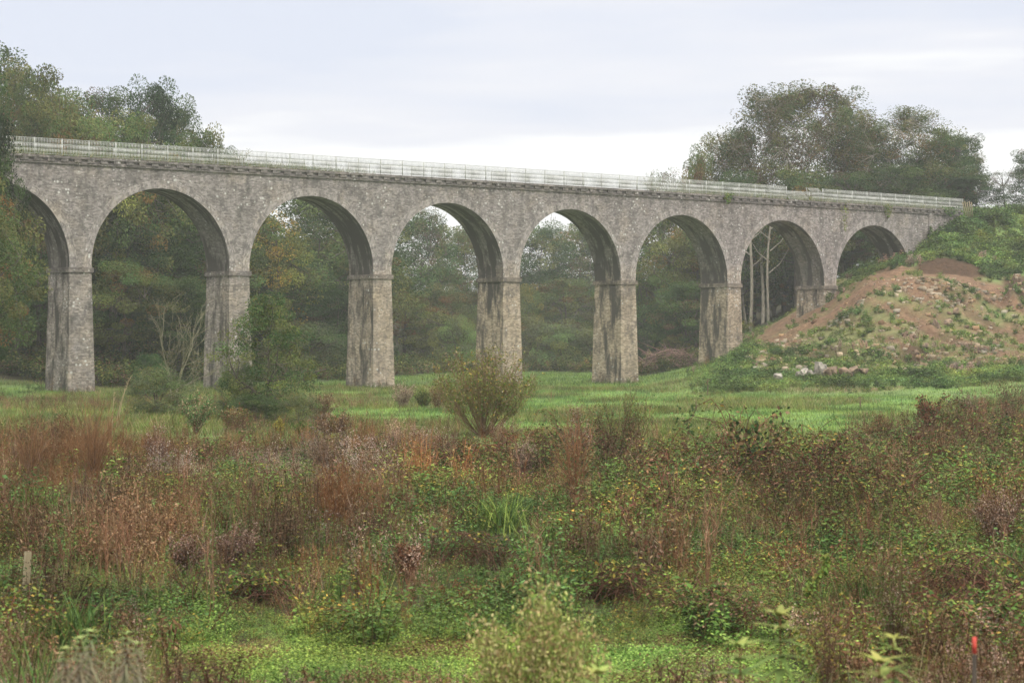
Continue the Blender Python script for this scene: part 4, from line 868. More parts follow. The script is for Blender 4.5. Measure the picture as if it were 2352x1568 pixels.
# woodland floor brush
mb = MB(); X, Y = pts(9000, -250, 1720, 178, 325, lambda u, Y: wood_mask(pw(u, Y), Y)*sst(60, 10, Y-np.interp(u, [-600, 200, 520, 850, 1200, 1480, 1600, 1720], [150, 176, 186, 215, 285, 232, 232, 235])))
Kf = [P_leafy(540+i, 1.6, ('dark', 'olive', 'dark'), 9, 22, .2, .6, .9) for i in range(3)]+[P_leafy(545+i, 1.3, ('brown', 'olive', 'green'), 9, 22, .18, .6, .9) for i in range(2)]
scatter(mb, Kf, X, Y, 1.15); finish(mb, 'woodland_brush')
# deck grass seen through the railing
mb = MB(); rng = R
n = 9000; s_ = rng.uniform(-20, S_R, n); d_ = rng.uniform(.3, DEP-.3, n); dens = sst(30, 14, s_)+sst(60, 74, s_); k = rng.random(n) < dens*.8; s_, d_ = s_[k], d_[k]
m0 = [P_grass(560+i, .5, ('olive', 'straw', 'green'), 14, .02, .2, 2, .4) for i in range(4)]; Wp = wp(s_, d_, ZCT-.05)
for i_, (V, Fq, C) in enumerate(m0):
    q = Wp[i_::4]; sc = rng.uniform(.8, 2.1, (len(q), 1, 1)); mb.quads((V[None]*sc+q[:, None]).reshape(-1, 3), (np.arange(len(q))[:, None, None]*len(V)+Fq[None]).reshape(-1, 4), np.tile(C, (len(q), 1)))
finish(mb, 'deck_grass')
m = WB(); 
for sa in np.arange(S_L, S_R, 4.0): m.box(sa, min(sa+4, S_R), 0.01, DEP-.01, ZC-.05, ZCT-.06)
m.build('deck', M_band, via)

# ------------------------------------------------------------------ distinct plants and small things of the foreground
def thing_from(name, arr, mat, x, y, label, cat, rz=0, sc=1., group=None, zoff=-.03, parent=None):
    V, Fq, C = arr; o = mesh_obj(name, V, Fq, C, mat, parent); o.location = (x, y, float(H(x, y))+zoff); o.rotation_euler = (0, 0, rz)
    o.scale = (sc, sc, sc) if np.isscalar(sc) else sc
    if not parent: tag(o, label, cat, group)
    return o
def shrub(name, u, vt, vb, wpx, label, cat='shrub', seed=1, leafc='olive', nst=16, twigs=10, nleaf=40, L_=.05, stemc=(.13, .08, .05), Y=None, fan=.5, lw=.4, stem_r=.012, low=.25, group=None, up=.9):
    Y = Y or gy(vb); x = pw(u, Y); z0 = float(H(x, Y)); h = pz(vt, Y)-z0; r = wpx/F*Y/2
    rng = np.random.default_rng(seed); T = MB(); C = MB(); pal = sum([cb[c] for c in ([leafc] if isinstance(leafc, str) else leafc)], [])
    for _ in range(nst):
        a = rng.random()*6.28; rr = r*rng.random()**.6; hh = h*rng.uniform(.62, 1.0)*(1-.22*(rr/r)**2); t = np.linspace(0, 1, 6)
        ps = np.stack([math.cos(a)*rr*t**(.7+fan), math.sin(a)*rr*t**(.7+fan), hh*t**up], 1)+rng.normal(0, .02*h, (6, 3))*t[:, None]
        T.tube(ps, np.linspace(stem_r, stem_r*.4, 6), np.array(stemc)*rng.uniform(.7, 1.3), 4)
        for _ in range(twigs):
            q = rng.uniform(low, .97); b = np.array([np.interp(q, t, ps[:, k]) for k in range(3)]); dd = unit(np.array([math.cos(a)*.4, math.sin(a)*.4, .8])+rng.normal(0, .5, 3)); ln = h*rng.uniform(.10, .28)
            tp = np.array([b, b+dd*ln*.5, b+dd*ln+[0, 0, ln*.1]]); T.tube(tp, [stem_r*.4, stem_r*.3, stem_r*.18], np.array(stemc)*rng.uniform(.8, 1.3), 3)
            n = max(1, int(nleaf*rng.uniform(.4, 1.5)/10)); s_ = rng.random(n)[:, None]; c = tp[0]*(1-s_)+tp[2]*s_+rng.normal(0, .018*h, (n, 3))
            C.leaves(c, rng.normal(0, 1, (n, 3))+[0, 0, .1], rng.normal(0, .8, (n, 3))+[0, 0, .6], L_*rng.uniform(.6, 1.3, n), L_*lw*rng.uniform(.7, 1.3, n), jit(pal, n, rng, .32))
    e = empty(name, (x, Y, z0-.03), 0, label, cat, group); T.build('stems', M_veg, e)
    if C.n: C.build('foliage', M_veg, e)
    return e
shrub('willow_shrub', 1108, 800, 1004, 262, 'large open willow shrub with many fine stems in the centre of the meadow', seed=2, leafc=('olive', 'olive', 'straw', 'yel', 'green'), nst=80, twigs=16, nleaf=60, L_=.13, lw=.38, stem_r=.016, stemc=(.20, .12, .07), fan=.0, low=.3)
shrub('willow_shrub', 1425, 888, 1062, 165, 'thin grey-green willow shrub right of the large centre one', seed=3, leafc=('blue', 'olive'), nst=34, twigs=14, nleaf=40, L_=.09, lw=.38, fan=.2)
shrub('red_stemmed_shrub', 1322, 950, 1180, 110, 'shrub with upright orange stems and silvery leaves right of centre', seed=4, leafc=('straw', 'rust', 'blue'), nst=18, twigs=14, nleaf=34, L_=.07, stemc=(.30, .16, .08), fan=.5, lw=.3)
shrub('red_stemmed_shrub', 215, 905, 1130, 180, 'clump of tall orange stems standing above the weeds at the left', seed=5, leafc=('rust', 'rust', 'straw'), nst=44, twigs=8, nleaf=14, L_=.045, stemc=(.24, .13, .065), fan=.7, lw=.3)
shrub('red_stemmed_shrub', 70, 930, 1120, 150, 'paler clump of orange twigs at the left frame edge', seed=6, leafc=('rust', 'straw', 'olive'), nst=30, twigs=8, nleaf=16, L_=.045, stemc=(.25, .14, .07), fan=.7, lw=.3)
put('alder', 612, 676, 105, 'dark olive alder tree growing in front of the second pier', wpx=205, name='alder_tree')
put('bush', 548, 830, 107, 'dark skirt bush at the left foot of the alder tree', 'shrub', 'shrub', 110, trunkname='stems')
put('bush', 688, 905, 100, 'small green bush right of the alder tree', 'shrub', 'shrub', 110, trunkname='stems')
put('bush', 362, 848, 116, 'round grey-green bush under the bare tree', 'shrub', 'shrub', 160, trunkname='stems')
shrub('silvery_bush', 450, 900, 1000, 130, 'bush with pale silvery leaves between the round bush and the alder', seed=8, leafc=('blue', 'blue', 'straw'), nst=26, twigs=12, nleaf=60, L_=.10, lw=.5)
put('bush_dark', 590, 905, 103, 'dark low bush at the base of the alder tree', 'shrub', 'shrub', 140, trunkname='stems')
put('bare', 398, 652, 146, 'pale leafless tree in front of the second arch', wpx=235, crownname='twigs')
put('bush_dark', 345, 815, 150, 'dark green bush at the foot of the bare pale tree', 'shrub', 'shrub', 90, trunkname='stems')
shrub('broad_leaved_sapling', 1752, 905, 1120, 150, 'tall young alder sapling with broad dark leaves, right of centre', seed=9, leafc=('dark', 'brown', 'dark'), nst=7, twigs=9, nleaf=50, L_=.15, lw=.75, stem_r=.012, fan=.6, stemc=(.14, .06, .045), low=.2)
shrub('broad_leaved_sapling', 1576, 930, 1045, 60, 'small alder sapling in the meadow left of the tall one', seed=10, leafc=('dark', 'dark', 'blue'), nst=3, twigs=7, nleaf=40, L_=.15, lw=.7, stem_r=.01, fan=.6, low=.35)
shrub('broad_leaved_sapling', 1900, 985, 1110, 130, 'low spreading sapling with grey-green leaves behind the weeds', seed=11, leafc=('blue', 'dark'), nst=9, twigs=7, nleaf=40, L_=.10, lw=.65, fan=.9)
shrub('oak_sapling', 2142, 893, 1000, 70, 'reddish brown leafy sapling at the right edge of the meadow', seed=12, leafc=('rust', 'dark', 'red'), nst=10, twigs=12, nleaf=80, L_=.12, lw=.6)
for i_, (u0, vt, vb, wd, cc, lb) in enumerate([(2230, 890, 968, 110, ('brown', 'pink', 'dark'), 'purplish brown thicket right of the reddish sapling'), (2320, 868, 960, 130, ('brown', 'dark', 'red'), 'dark brown thicket at the right frame edge below the bank'),
        (2190, 930, 1010, 100, ('dark', 'brown', 'olive'), 'dark tangled bush in front of the purplish thicket'), (2010, 950, 1040, 120, ('brown', 'olive', 'rust'), 'brown twiggy bush at the meadow edge left of the reddish sapling'), (1950, 990, 1075, 90, ('brown', 'brown', 'rust'), 'rounded brown bush where the meadow meets the weeds')]):
    shrub('brown_bush', u0, vt, vb, wd, lb, seed=20+i_, leafc=cc, nst=30, twigs=12, nleaf=50, L_=.08, lw=.45)
# fluffy seed-head clumps
for i_, (u0, vt, vb, wd, cc, lb) in enumerate([(925, 880, 935, 60, ('pink', 'straw'), 'pale pinkish brown tussock right of the third pier'), (972, 893, 938, 46, ('dark', 'olive'), 'round dark green tussock beside the pinkish one'), (1005, 885, 940, 34, ('rust', 'straw'), 'orange tinged clump left of the large willow shrub'),
        (740, 902, 962, 90, ('rust', 'straw', 'brown'), 'straw and orange coloured grass clump below the third arch'), (545, 930, 1000, 80, ('olive', 'straw', 'rust'), 'yellow-brown tussock below the alder tree'), (770, 940, 1020, 120, ('brown', 'brown', 'rust'), 'spiky dark brown clump left of the pale meadow strip'),
        (640, 962, 1005, 16, ('yel',), 'thin bright orange-yellow plant below the alder tree'), (765, 990, 1035, 36, ('yel', 'yel', 'lime'), 'bright yellow fern-like plant in the meadow edge'), (700, 968, 1012, 90, ('green', 'dark', 'green'), 'low glossy green mound left of the yellow plant'),
        (1205, 998, 1110, 40, ('pink', 'pink', 'straw'), 'tall fluffy pinkish seed head right of the large willow shrub'), (362, 965, 1090, 60, ('pink', 'rust'), 'tall fluffy reddish weed beside the orange stems'), (750, 1000, 1110, 80, ('pink', 'brown'), 'dense pinkish brown weed clump left of centre'),
        (1155, 950, 1040, 110, ('brown', 'rust', 'pink'), 'reddish brown weeds at the foot of the large willow shrub'), (540, 1195, 1300, 120, ('pink', 'pink', 'brown'), 'fluffy mauve seed-head mound in the left foreground'), (430, 1215, 1320, 100, ('pink', 'brown'), 'second fluffy mauve mound left of the larger one'),
        (1330, 930, 1100, 60, ('pink', 'rust'), 'feathery pale weed behind the orange-stemmed shrub'), (2290, 1120, 1260, 130, ('pink', 'brown'), 'greyish pink weed mound near the right edge'), (935, 1240, 1330, 80, ('brown', 'rust'), 'brown dried clump beside the dark bramble hollow')]):
    shrub('weed_clump', u0, vt, vb, wd, lb, 'plant', seed=40+i_, leafc=cc, nst=34, twigs=11, nleaf=110, L_=.05 if vb > 1020 else .09, lw=.4, stem_r=.006 if vb > 1020 else .01, low=.15, fan=.2, stemc=(.12, .07, .05))
# reeds
def reeds(u, vt, vb, wpx, label, seed, n, cc, w_=.028, bend=.8, tilt=.35, name='reed_clump', Y=None):
    Y = Y or gy(vb); x = pw(u, Y); z0 = float(H(x, Y)); h = pz(vt, Y)-z0; r = wpx/F*Y/2; rng = np.random.default_rng(seed); m = MB(); pal = sum([cb[c] for c in cc], [])
    P_ = np.concatenate([rng.normal(0, r*.45, (n, 2)), np.zeros((n, 1))], 1); D = rng.normal(0, tilt, (n, 3)); D[:, 2] = 1
    m.blades(P_, D, rng.uniform(.1, 1, n)**1.5*bend, h*rng.uniform(.6, 1.12, n), np.full(n, w_)*rng.uniform(.6, 1.2, n), jit(pal, n, rng, .2), 5)
    thing_from(name, m.arr(), M_veg, x, Y, label, 'reeds', zoff=-.03)
reeds(1150, 1105, 1222, 175, 'bright green arching sedge clump in the centre foreground', 1, 300, ('green', 'lime', 'lime', 'blue'), .036)
reeds(1255, 1140, 1270, 130, 'paler drooping sedge clump just right of the bright one', 2, 220, ('blue', 'lime', 'green'), .022, 1.1)
reeds(75, 1090, 1190, 100, 'fresh green sedge clump among the brown weeds at the left', 3, 190, ('green', 'lime'), .032)
reeds(195, 1130, 1220, 90, 'dull green sedge clump right of the fresh one at the left', 4, 70, ('blue', 'green'), .02)
reeds(175, 1335, 1500, 170, 'dark broad-bladed iris clump at the lower left', 5, 150, ('dark', 'blue', 'blue', 'green'), .04, .45, .28)
reeds(70, 1380, 1560, 180, 'dark iris blades at the lower left frame corner', 6, 100, ('dark', 'blue', 'green'), .03, .6, .35, Y=20)
reeds(780, 1290, 1385, 70, 'upright thin rush tuft left of the dock plant', 7, 90, ('green', 'dark'), .009, .3, .14)
reeds(1990, 1255, 1420, 130, 'dark rush clump in the shadowy gap at the right', 8, 120, ('dark', 'green', 'dark'), .010, .5, .25)
reeds(530, 1175, 1262, 60, 'few long curved blades arching over the mauve mounds', 9, 12, ('blue', 'lime'), .02, 1.3, .4)
reeds(440, 1215, 1320, 60, 'pale yellowish blade tuft among the mauve mounds', 10, 24, ('straw', 'lime'), .018, 1.0, .4)
for i_, (u0, u1, vt) in enumerate(((258, 262, 900), (268, 300, 865), (272, 296, 872))):
    Y = 96; x = pw(u0, Y); m = MB(); h = pz(vt, Y); t = np.linspace(0, 1, 9); m.tube(np.stack([(pw(u1, Y)-x)*t**2, 0*t, h*t], 1), np.linspace(.022, .008, 9), (.40, .32, .20), 4)
    m.leaves(np.tile([[pw(u1, Y)-x, 0, h]], (14, 1))-np.linspace(0, 1, 14)[:, None]*[(pw(u1, Y)-x)*.4, 0, h*.22], R.normal(0, .3, (14, 3))+[.2, 0, 1], R.normal(0, 1, (14, 3)), .16, .04, jit(cb['straw'], 14, R))
    thing_from('grass_stalk', m.arr(), M_veg, x, Y, ['short pale grass stalk left of the two long curved ones', 'longest pale grass stalk curving right beside the first pier', 'slightly shorter pale stalk curving next to the longest'][i_], 'grass stalk', group='pale stalks right of the first pier')
# dock
m = MB(); n = 26; a = R.random(n)*6.28; el = R.uniform(.4, 1.4, n); D = np.stack([np.cos(a), np.sin(a), el], 1)
m.blades(np.zeros((n, 3)), D, np.full(n, .9), R.uniform(.25, .42, n), np.full(n, .07), jit([(.11, .24, .07), (.14, .28, .08)], n, R, .15), 4)
Y = gy(1408); thing_from('dock_plant', m.arr(), M_veg, pw(940, Y), Y, 'bright green broad-leaved dock plant at the edge of the low carpet', 'plant')
# fuzzy seed bush, near and out of focus
Y = 17.5; x = pw(1235, Y); z0 = float(H(x, Y)); rng = np.random.default_rng(77); T = MB(); C = MB(); hh = pz(1338, Y)-z0; r = 165/F*Y
for _ in range(110):
    a = rng.random()*6.28; rr = r*rng.random()**.55; h_ = hh*(1.0-.16*(rr/r)**3)*rng.uniform(.70, .96)*(.86+.26*vnoise(math.cos(a)*rr/r*2.2+5, math.sin(a)*rr/r*2.2+5, 7)-.10*max(0, math.cos(a))*rr/r); t = np.linspace(0, 1, 5); ps = np.stack([math.cos(a)*rr*t**.7, math.sin(a)*rr*t**.7, h_*t], 1)+rng.normal(0, .015, (5, 3)); T.tube(ps, np.linspace(.005, .002, 5), (.15, .13, .05), 3)
    n = 130; q = .25+.75*rng.random(n)**.6; c = np.stack([np.interp(q, t, ps[:, k]) for k in range(3)], 1)+rng.normal(0, .05, (n, 3))*(.4+q[:, None])
    C.leaves(c, rng.normal(0, .7, (n, 3))+[0, 0, .8], rng.normal(0, 1, (n, 3)), .045*rng.uniform(.5, 1.4, n), .022, jit([(.40, .42, .15), (.28, .34, .10), (.46, .42, .19), (.18, .26, .06), (.32, .25, .11)], n, rng, .25))
e = empty('fuzzy_bush', (x, Y, z0-.03), 0, 'soft blurred yellow-green fuzzy bush at the bottom centre', 'bush'); T.build('stems', M_veg, e); C.build('seed_heads', M_veg, e)
# whorled yellow-green plants along the bottom
def whorled(u, vt, Y, label, seed, col=((.30, .33, .09), (.24, .29, .085), (.15, .22, .06)), nlv=5, rad=.15, name='yellow_leaved_plant', nw=7, group='blurred yellow-leaved plants along the bottom'):
    rng = np.random.default_rng(seed); x = pw(u, Y); z0 = float(H(x, Y)); h = pz(vt, Y)-z0; T = MB(); C = MB(); ps = np.array([[0, 0, 0], [.01, 0, h*.5], [.0, .01, h]]); T.tube(ps, [.006, .005, .004], (.22, .09, .05), 5)
    for k in range(nlv):
        z = h-k*rad*(.62 if nlv < 6 else .5)*(1 if nlv > 6 else .9); n = nw; a = np.arange(n)*6.28/n+rng.random(); D = np.stack([np.cos(a), np.sin(a), .65-k*.22+rng.normal(0, .15, n)], 1)
        cc = jit([col[min(k, len(col)-1)]], n, rng, .2); C.blades(np.tile([[0, 0, z]], (n, 1)), D, rng.uniform(.3, .8, n), rad*rng.uniform(.55, 1.15, n)*(1+.18*k), rad*rng.uniform(.32, .5, n), cc, 4)
    e = empty(name, (x, Y, z0), 0, label, 'plant', group); T.build('stem', M_veg, e); C.build('leaves', M_veg, e)
whorled(1792, 1412, 13.6, 'tallest yellow-leaved plant right of the fuzzy bush', 1)
whorled(1700, 1482, 13.0, 'yellow-leaved plant left of and below the tallest', 2)
whorled(2052, 1466, 13.4, 'yellow-leaved plant right of the tallest, below the fuzzy-topped weed', 3, rad=.11)
whorled(1372, 1545, 12.0, 'bright yellow leaf rosette cut by the bottom edge under the fuzzy bush', 4, nlv=3, rad=.14)
whorled(2020, 1520, 12.4, 'low yellow leaf cluster beneath the right-hand yellow plant', 5, nlv=3)
pc = ((.36, .44, .16), (.26, .32, .14), (.22, .27, .13), (.24, .22, .14))
for i_, (u0, vt) in enumerate(((150, 1490), (185, 1465), (207, 1450), (290, 1455), (318, 1478), (262, 1500))):
    whorled(u0, vt, 12.2+.25*i_, ['leftmost pale green spike at the bottom left', 'pale green spike second from the left at the bottom', 'tallest pale green spike at the bottom left', 'tall pale green spike right of the gap at the bottom left', 'rightmost pale green spike at the bottom left', 'low pale green spike between the taller ones'][i_], 20+i_, pc, 13, .055, 'pale_spike', 9, 'pale green spikes at the bottom left')
# climbing vine column and feathery weed at the right
m = MB(); n = 420; t = R.random(n); a = R.random(n)*6.28; c = np.stack([.10*np.sin(t*9)+.07*np.cos(a)*(1.3-t)-.12*(1-t), .07*np.sin(a), t], 1)
Y = gy(1432); hh = pz(1268, Y); c[:, 2] *= hh; m.leaves(c, R.normal(0, .5, (n, 3))+[0, 0, -.6], R.normal(0, 1, (n, 3)), .065, .05, jit(cb['lime']+cb['olive']+cb['yel'][1:], n, R)); m.tube(np.stack([.10*np.sin(np.linspace(0, 1, 9)*9)-.12*(1-np.linspace(0, 1, 9)), 0*np.arange(9), np.linspace(0, hh, 9)], 1), .006, (.15, .1, .05), 4)
thing_from('climbing_vine', m.arr(), M_veg, pw(1885, Y), Y, 'light green bindweed climbing a thin upright stem at the right', 'vine')
shrub('feathery_weed', 2058, 1243, 1425, 105, 'weed with a feathery grey-brown top standing at the right foreground', 'plant', seed=71, leafc=('straw', 'olive', 'pink', 'green'), nst=26, twigs=10, nleaf=60, L_=.035, lw=.5, stem_r=.006, Y=25)
shrub('berry_weed', 1900, 1330, 1500, 110, 'yellowing tangled weed below the climbing vine', 'plant', seed=72, leafc=('olive', 'yel', 'brown'), nst=18, twigs=8, nleaf=40, L_=.04, lw=.5, stem_r=.004, Y=23)
# bramble mound with dark bare stems
def tangle(u, vt, vb, wpx, label, seed, n=70, col=(.14, .075, .05), name='bramble_tangle', cat='bramble', leaves=160):
    Y = gy(vb); x = pw(u, Y); h = pz(vt, Y); r = wpx/F*Y/2; rng = np.random.default_rng(seed); m = MB(); C = MB()
    for _ in range(n):
        a = rng.random()*6.28; c = rng.normal(0, r*.4, 2); ln = r*rng.uniform(.5, 1.1); t = np.linspace(-1, 1, 8); z = h*rng.uniform(.3, 1)*(1-t*t*.9)
        m.tube(np.stack([c[0]+np.cos(a)*ln*t, c[1]+np.sin(a)*ln*t*.6, z], 1)+rng.normal(0, .015, (8, 3)), rng.uniform(.004, .009), np.array(col)*rng.uniform(.5, 1.6), 3)
    P_ = np.stack([rng.normal(0, r*.6, leaves), rng.normal(0, r*.4, leaves), h*(.85+.25*rng.random(leaves))*rng.uniform(.55, 1, leaves)], 1)
    C.leaves(P_, rng.normal(0, 1, (leaves, 3)), np.array([0, 0, 1.])+rng.normal(0, .5, (leaves, 3)), .08, .05, jit(cb['green']+cb['olive']+cb['yel'], leaves, rng, .3))
    e = empty(name, (x, Y, float(H(x, Y))), 0, label, cat); m.build('stems', M_veg, e); C.build('leaves', M_veg, e)
tangle(1085, 1215, 1305, 200, 'dark bramble hollow with arching bare brown stems under the sedge', 1)
tangle(600, 1310, 1392, 160, 'dark bramble with yellowing heart-shaped leaves at the left of the low carpet', 2, 40, leaves=260)
tangle(1420, 1290, 1385, 200, 'dark brown bramble mound behind the fuzzy bush', 3, 60, leaves=240)
tangle(2220, 1260, 1385, 260, 'shadowy bramble bank at the right foreground', 4, 80, leaves=200)
# brush pile in front of the wood
rng = np.random.default_rng(3); m = MB(); Y0 = 236; x0 = pw(1540, Y0)
for _ in range(300):
    c = np.array([rng.uniform(-3.6, 3.6), rng.uniform(-1.5, 1.5), 0]); a = rng.random()*6.28; el = rng.uniform(-.15, .7); ln = rng.uniform(.8, 3.2); z = rng.random()*2.1*(1-(c[0]/4.2)**2)
    d = np.array([math.cos(a)*math.cos(el), math.sin(a)*math.cos(el)*.6, math.sin(el)]); t = np.linspace(0, 1, 4)[:, None]; q = np.array([c[0], c[1], z])+d*ln*t+rng.normal(0, .08, (4, 3)); m.tube(q, np.linspace(rng.uniform(.03, .07), .012, 4), np.array((.22, .15, .12))*rng.uniform(.5, 1.7), 4)
thing_from('brush_pile', m.arr(), M_veg, x0, Y0, 'heap of cut bare branches between the fifth and sixth piers', 'brush pile', zoff=.1)
# boulders
def boulder(seed, sx, sy, sz):
    rng = np.random.default_rng(seed); n = 8; V = []
    g_ = np.linspace(-1, 1, n); 
    a, b = np.meshgrid(g_, g_); one = np.ones_like(a); fs = []
    for s_, ax in ((1, 0), (-1, 0), (1, 1), (-1, 1), (1, 2), (-1, 2)):
        q = [None]*3; q[ax] = one*s_; q[(ax+1) % 3] = a*s_; q[(ax+2) % 3] = b; V.append(np.stack(q, -1).reshape(-1, 3)); o_ = len(fs)*n*n
        i, j = np.arange(n-1)[:, None], np.arange(n-1)[None]; fs.append(np.stack([i*n+j, i*n+j+1, (i+1)*n+j+1, (i+1)*n+j], -1).reshape(-1, 4)+o_)
    V = np.concatenate(V); U_ = unit(V); V = V*.45+U_*.62
    for _ in range(15):
        nn = unit(rng.normal(0, 1, 3)); dd = V@nn; lim = rng.uniform(.42, .75); V = V-np.maximum(dd-lim, 0)[:, None]*nn
    V = V*(1+(vnoise(V[:, 0]*3+seed, V[:, 1]*3+V[:, 2]*2, seed)-.5)[:, None]*.14)
    return V*np.array([sx, sy, sz])*.5, np.concatenate(fs), np.ones((len(V), 3))
bl = [(1848, 170.0, 1.7, 1.6, 'largest pale angular boulder at the left of the rock pile'), (1880, 170.2, 1.9, 1.9, 'pale pointed boulder right of the largest in the rock pile'), (1890, 169.6, 1.1, 1.5, 'upright boulder leaning against the pointed one'), (1862, 169.6, .9, .8, 'small white boulder between the two biggest'),
      (1835, 169.8, .9, 1.0, 'left end boulder of the rock pile'), (1915, 170.2, 1.2, .9, 'flat brownish boulder in the middle of the rock pile'), (1940, 170.4, 1.4, .9, 'brown boulder right of the middle of the rock pile'), (1962, 170.6, 1.1, .8, 'low brown boulder near the right end of the rock pile'),
      (1985, 170.8, 1.2, .7, 'last brown boulder at the right end of the rock pile'), (1790, 168.5, .8, .8, 'single pale boulder apart to the left of the pile'), (1900, 168.9, 1.0, .6, 'low boulder at the front foot of the rock pile')]
for i_, (u0, Y, sx, sz, lb) in enumerate(bl):
    thing_from('boulder', boulder(i_, sx, 1.0, sz*1.25), M_rock if i_ < 5 or i_ == 9 else M_rockbrown, pw(u0, Y), Y, lb, 'boulder', R.random()*6, group='boulders by the meadow edge', zoff=.42)
for i_, (u0, v0, sx, sz, lb) in enumerate([(2152, 752, 1.1, 1.3, 'largest pale split rock on the dirt slope'), (2125, 800, 1.0, .7, 'tan rock low on the dirt slope beside the hollow'), (2105, 812, .9, .7, 'brown rock left of the hollow low on the slope'), (2180, 745, .7, 1.1, 'narrow upright rock right of the split rock'),
        (2100, 775, .9, .6, 'flat tan rock in the middle of the dirt slope'), (2060, 835, .8, .6, 'orange tan rock at the foot of the dirt slope'), (2195, 720, .6, .9, 'small grey rock high on the dirt slope'), (2215, 795, .8, .6, 'tan rock on the right part of the dirt slope'), (2240, 770, .6, .5, 'small rock above the right-hand tan one'), (2175, 800, .6, .9, 'upright pale rock beside the hollow low on the slope')]):
    ys_ = np.linspace(180, 208, 400); hh_ = H(pw(u0, ys_), ys_); vv = HZ-(hh_-CAMZ)*F/ys_; Y = float(ys_[np.abs(vv-v0).argmin()])
    thing_from('slope_rock', boulder(50+i_, sx, .9, sz), M_rockbrown, pw(u0, Y), Y, lb, 'rock', R.random()*6, group='rocks on the dirt slope', zoff=.12)
# posts and stakes
Y = 31; x = pw(57, Y); z0 = float(H(x, Y)); m = MB(); m.box((-.042, -.042, -.2), (.042, .042, pz(1266, Y)-z0-.006)); m.box((-.038, -.038, pz(1266, Y)-z0-.006), (.038, .038, pz(1266, Y)-z0))
o = thing_from('wooden_post', m.arr(), M_wood, x, Y, 'short square weathered wooden post standing at the lower left', 'post', .5, zoff=0); o.rotation_euler = (0, math.radians(3), .5)
Y = 14.6; x = pw(2238, Y); z0 = float(H(x, Y)); zt = pz(1462, Y)-z0; e = empty('marker_stake', (x, Y, z0), 0, 'thin dark stake with a red painted top at the lower right', 'stake')
m = MB(); m.box((-.012, -.012, -.1), (.012, .012, zt-.12)); m.build('shaft', M_barkdark, e); m = MB(); m.box((-.013, -.012, zt-.11), (.013, .012, zt)); m.build('painted_top', M_red, e)
for i_, (u0, vt, vb, lb) in enumerate(((1625, 868, 908, 'tiny wispy orange-topped stake in the meadow before the mound'), (1975, 909, 936, 'short dark stump-like stake at the right of the meadow'), (1598, 915, 945, 'short pale-tipped stake in the middle of the meadow'))):
    Y = gy(vb); x = pw(u0, Y); m = MB(); h_ = pz(vt, Y); m.tube(np.array([[0, 0, -.1], [.03, 0, h_*.5], [0, 0, h_]]), [.05, .04, .02], (.16, .11, .08), 5)
    m.leaves(np.tile([[0, 0, h_*.8]], (16, 1))+R.normal(0, .09, (16, 3)), R.normal(0, 1, (16, 3)), R.normal(0, 1, (16, 3)), .12, .05, jit(cb[['rust', 'brown', 'straw'][i_]], 16, R)); thing_from('meadow_stake', m.arr(), M_veg, x, Y, lb, 'stake')
for i_ in range(5):
    s_ = S_R+.75+.32*i_; q = wp(s_, -.3, 0); m = MB(); m.box((-.06, -.02, -.4), (.06, .02, 1.25+.1*(i_ % 2))); o = mesh_obj('leaning_plank', *m.arr(), M_wood)
    o.location = (q[0], q[1], 17.75); o.rotation_euler = (0, math.radians(-18+3*i_), .6); tag(o, ['plank nearest the railing end, leaning left on the bank top', 'second leaning plank from the railing end', 'middle plank of the five leaning past the railing', 'fourth leaning plank from the railing end', 'plank farthest right of the leaning fence pieces'][i_], 'plank', 'wooden planks at the viaduct end')
# fallen branch
m = MB(); t = np.linspace(0, 1, 7); m.tube(np.stack([t*.75, t*.05, .28-t*.2+.02*np.sin(t*7)], 1), np.linspace(.018, .01, 7), (.33, .18, .15), 6); m.tube(np.array([[.25, 0, .2], [.35, 0, .27], [.5, .02, .36]]), .007, (.3, .17, .14), 4)
Y = gy(1410); thing_from('fallen_branch', m.arr(), M_veg, pw(1030, Y), Y-.4, 'pinkish bare fallen branch lying at the edge of the low carpet', 'branch')
# ivy on the masonry
def ivy(s0, s1, z0, z1, n, label, seed, d=-.06, cc=('dark', 'green'), shape=0, L_=.16):
    rng = np.random.default_rng(seed); t = rng.random(n); ww = (1-t)**.6 if shape == 0 else (t**.7 if shape == 1 else np.ones(n)); s_ = (s0+s1)/2+(rng.random(n)-.5)*(s1-s0)*ww*(.6+.8*vnoise(t*6, t*0+seed, seed)); z = z0+(z1-z0)*t
    P_ = wp(s_, d-rng.random(n)*.14, z); D = rng.normal(0, .6, (n, 3))+[0, 0, -.8]; m = MB(); th = TH0; m.leaves(P_-P_.mean(0), D, np.array([math.sin(th), -math.cos(th), .2])+rng.normal(0, .5, (n, 3)), L_*rng.uniform(.6, 1.3, n), L_*.8, jit(sum([cb[c] for c in cc], []), n, rng, .3))
    o = mesh_obj('ivy', *m.arr(), M_veg); o.location = P_.mean(0); tag(o, label, 'ivy')
ivy(100.0, 101.6, 9, 16.2, 420, 'dark ivy streak climbing the abutment right of the last arch', 1, -.2)
ivy(98.4, 99.6, 9, 13.6, 260, 'lower dark ivy strip beside the last arch', 2)
ivy(84.0, 85.4, 6.2, 9.0, 420, 'ivy hanging down the front of the seventh pier', 3, -.08, shape=1)
ivy(s_of_u(1652), s_of_u(1678), 17.2, 18.3, 150, 'small leafy tuft growing from the cornice above the sixth arch', 4, -.4, ('olive', 'green'), 1)
ivy(s_of_u(1925), s_of_u(1945), 15.2, 18.0, 90, 'thin yellow-green creeper hanging from the cornice above the seventh pier', 5, -.3, ('olive', 'lime'), 1)
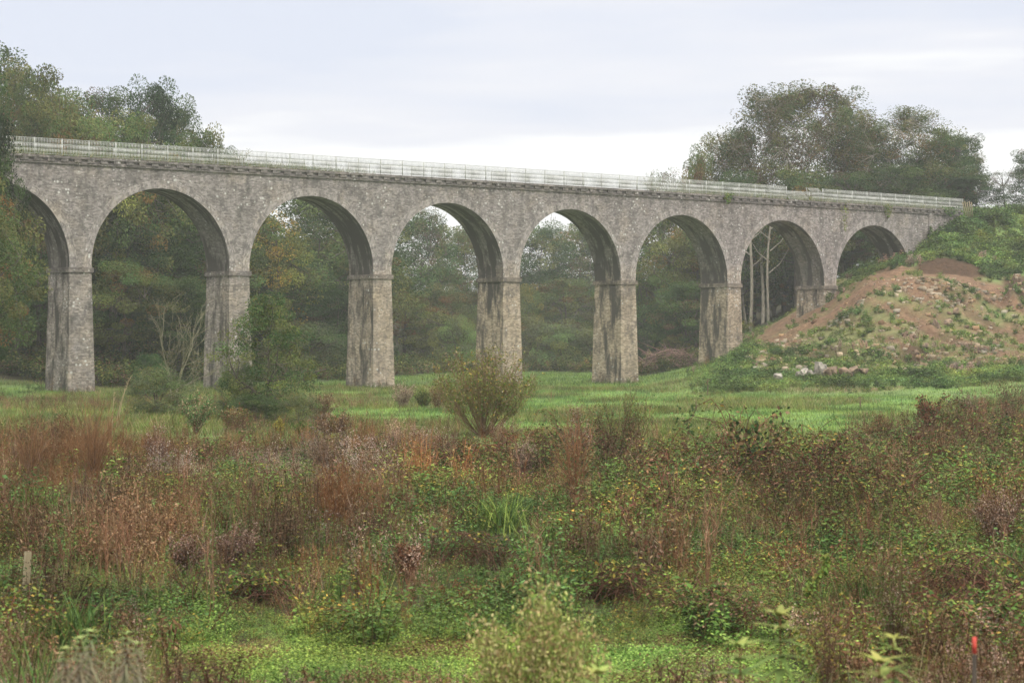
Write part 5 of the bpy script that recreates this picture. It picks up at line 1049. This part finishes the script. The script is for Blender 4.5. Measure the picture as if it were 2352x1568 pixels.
ivy(s_of_u(2020), s_of_u(2044), 16.8, 18.2, 110, 'sparse creeper on the cornice above the last arch', 6, -.38, ('olive', 'green'), 1)
ivy(s_of_u(2150), s_of_u(2200), 17.4, 18.4, 200, 'bushy creeper on the cornice at the right end of the viaduct', 7, -.38, ('dark', 'green'), 1)
# bushes on the deck behind the railing
def deck_bush(u, vt, wpx, label, seed, cc, nst=18, twigs=9, nleaf=40):
    s_ = s_of_u(u); q = wp(s_, 1.4, ZCT); Y = float(q[1]); h = pz(vt, Y)-ZCT; r = wpx/F*Y/2; rng = np.random.default_rng(seed); T = MB(); C = MB(); pal = sum([cb[c] for c in cc], [])
    for _ in range(nst):
        a = rng.random()*6.28; rr = r*rng.random()**.6; t = np.linspace(0, 1, 5); hh = h*rng.uniform(.5, 1); ps = np.stack([math.cos(a)*rr*t, math.sin(a)*rr*t*.4, hh*t], 1)+rng.normal(0, .05, (5, 3)); T.tube(ps, np.linspace(.02, .006, 5), (.18, .14, .10), 4)
        n = nleaf; k = rng.random(n); c = np.stack([np.interp(k, t, ps[:, j]) for j in range(3)], 1)+rng.normal(0, .14, (n, 3)); C.leaves(c, rng.normal(0, 1, (n, 3)), rng.normal(0, 1, (n, 3)), .10, .06, jit(pal, n, rng))
    e = empty('deck_shrub', tuple(q), 0, label, 'shrub'); T.build('stems', M_veg, e); C.build('foliage', M_veg, e)
deck_bush(565, 345, 70, 'scrubby pale bush behind the railing at the end of the left wood', 1, ('olive', 'straw', 'blue'))
deck_bush(1520, 392, 80, 'wispy young tree behind the railing above the sixth arch', 2, ('olive', 'straw', 'blue'), 14, 8, 26)

# ------------------------------------------------------------------ haze: one closed box of even pale air
m, t = mat_new('haze'); o_ = N(t, 'ShaderNodeOutputMaterial'); pv = N(t, 'ShaderNodeVolumePrincipled'); pv.inputs['Color'].default_value = (.95, .97, 1.0, 1); pv.inputs['Density'].default_value = .00033; pv.inputs['Anisotropy'].default_value = .2
t.links.new(pv.outputs[0], o_.inputs['Volume'])
hb = MB(); hb.box((-430, -110, -4), (430, 710, 62)); h_ = hb.build('haze', m); tag(h_, kind='stuff')
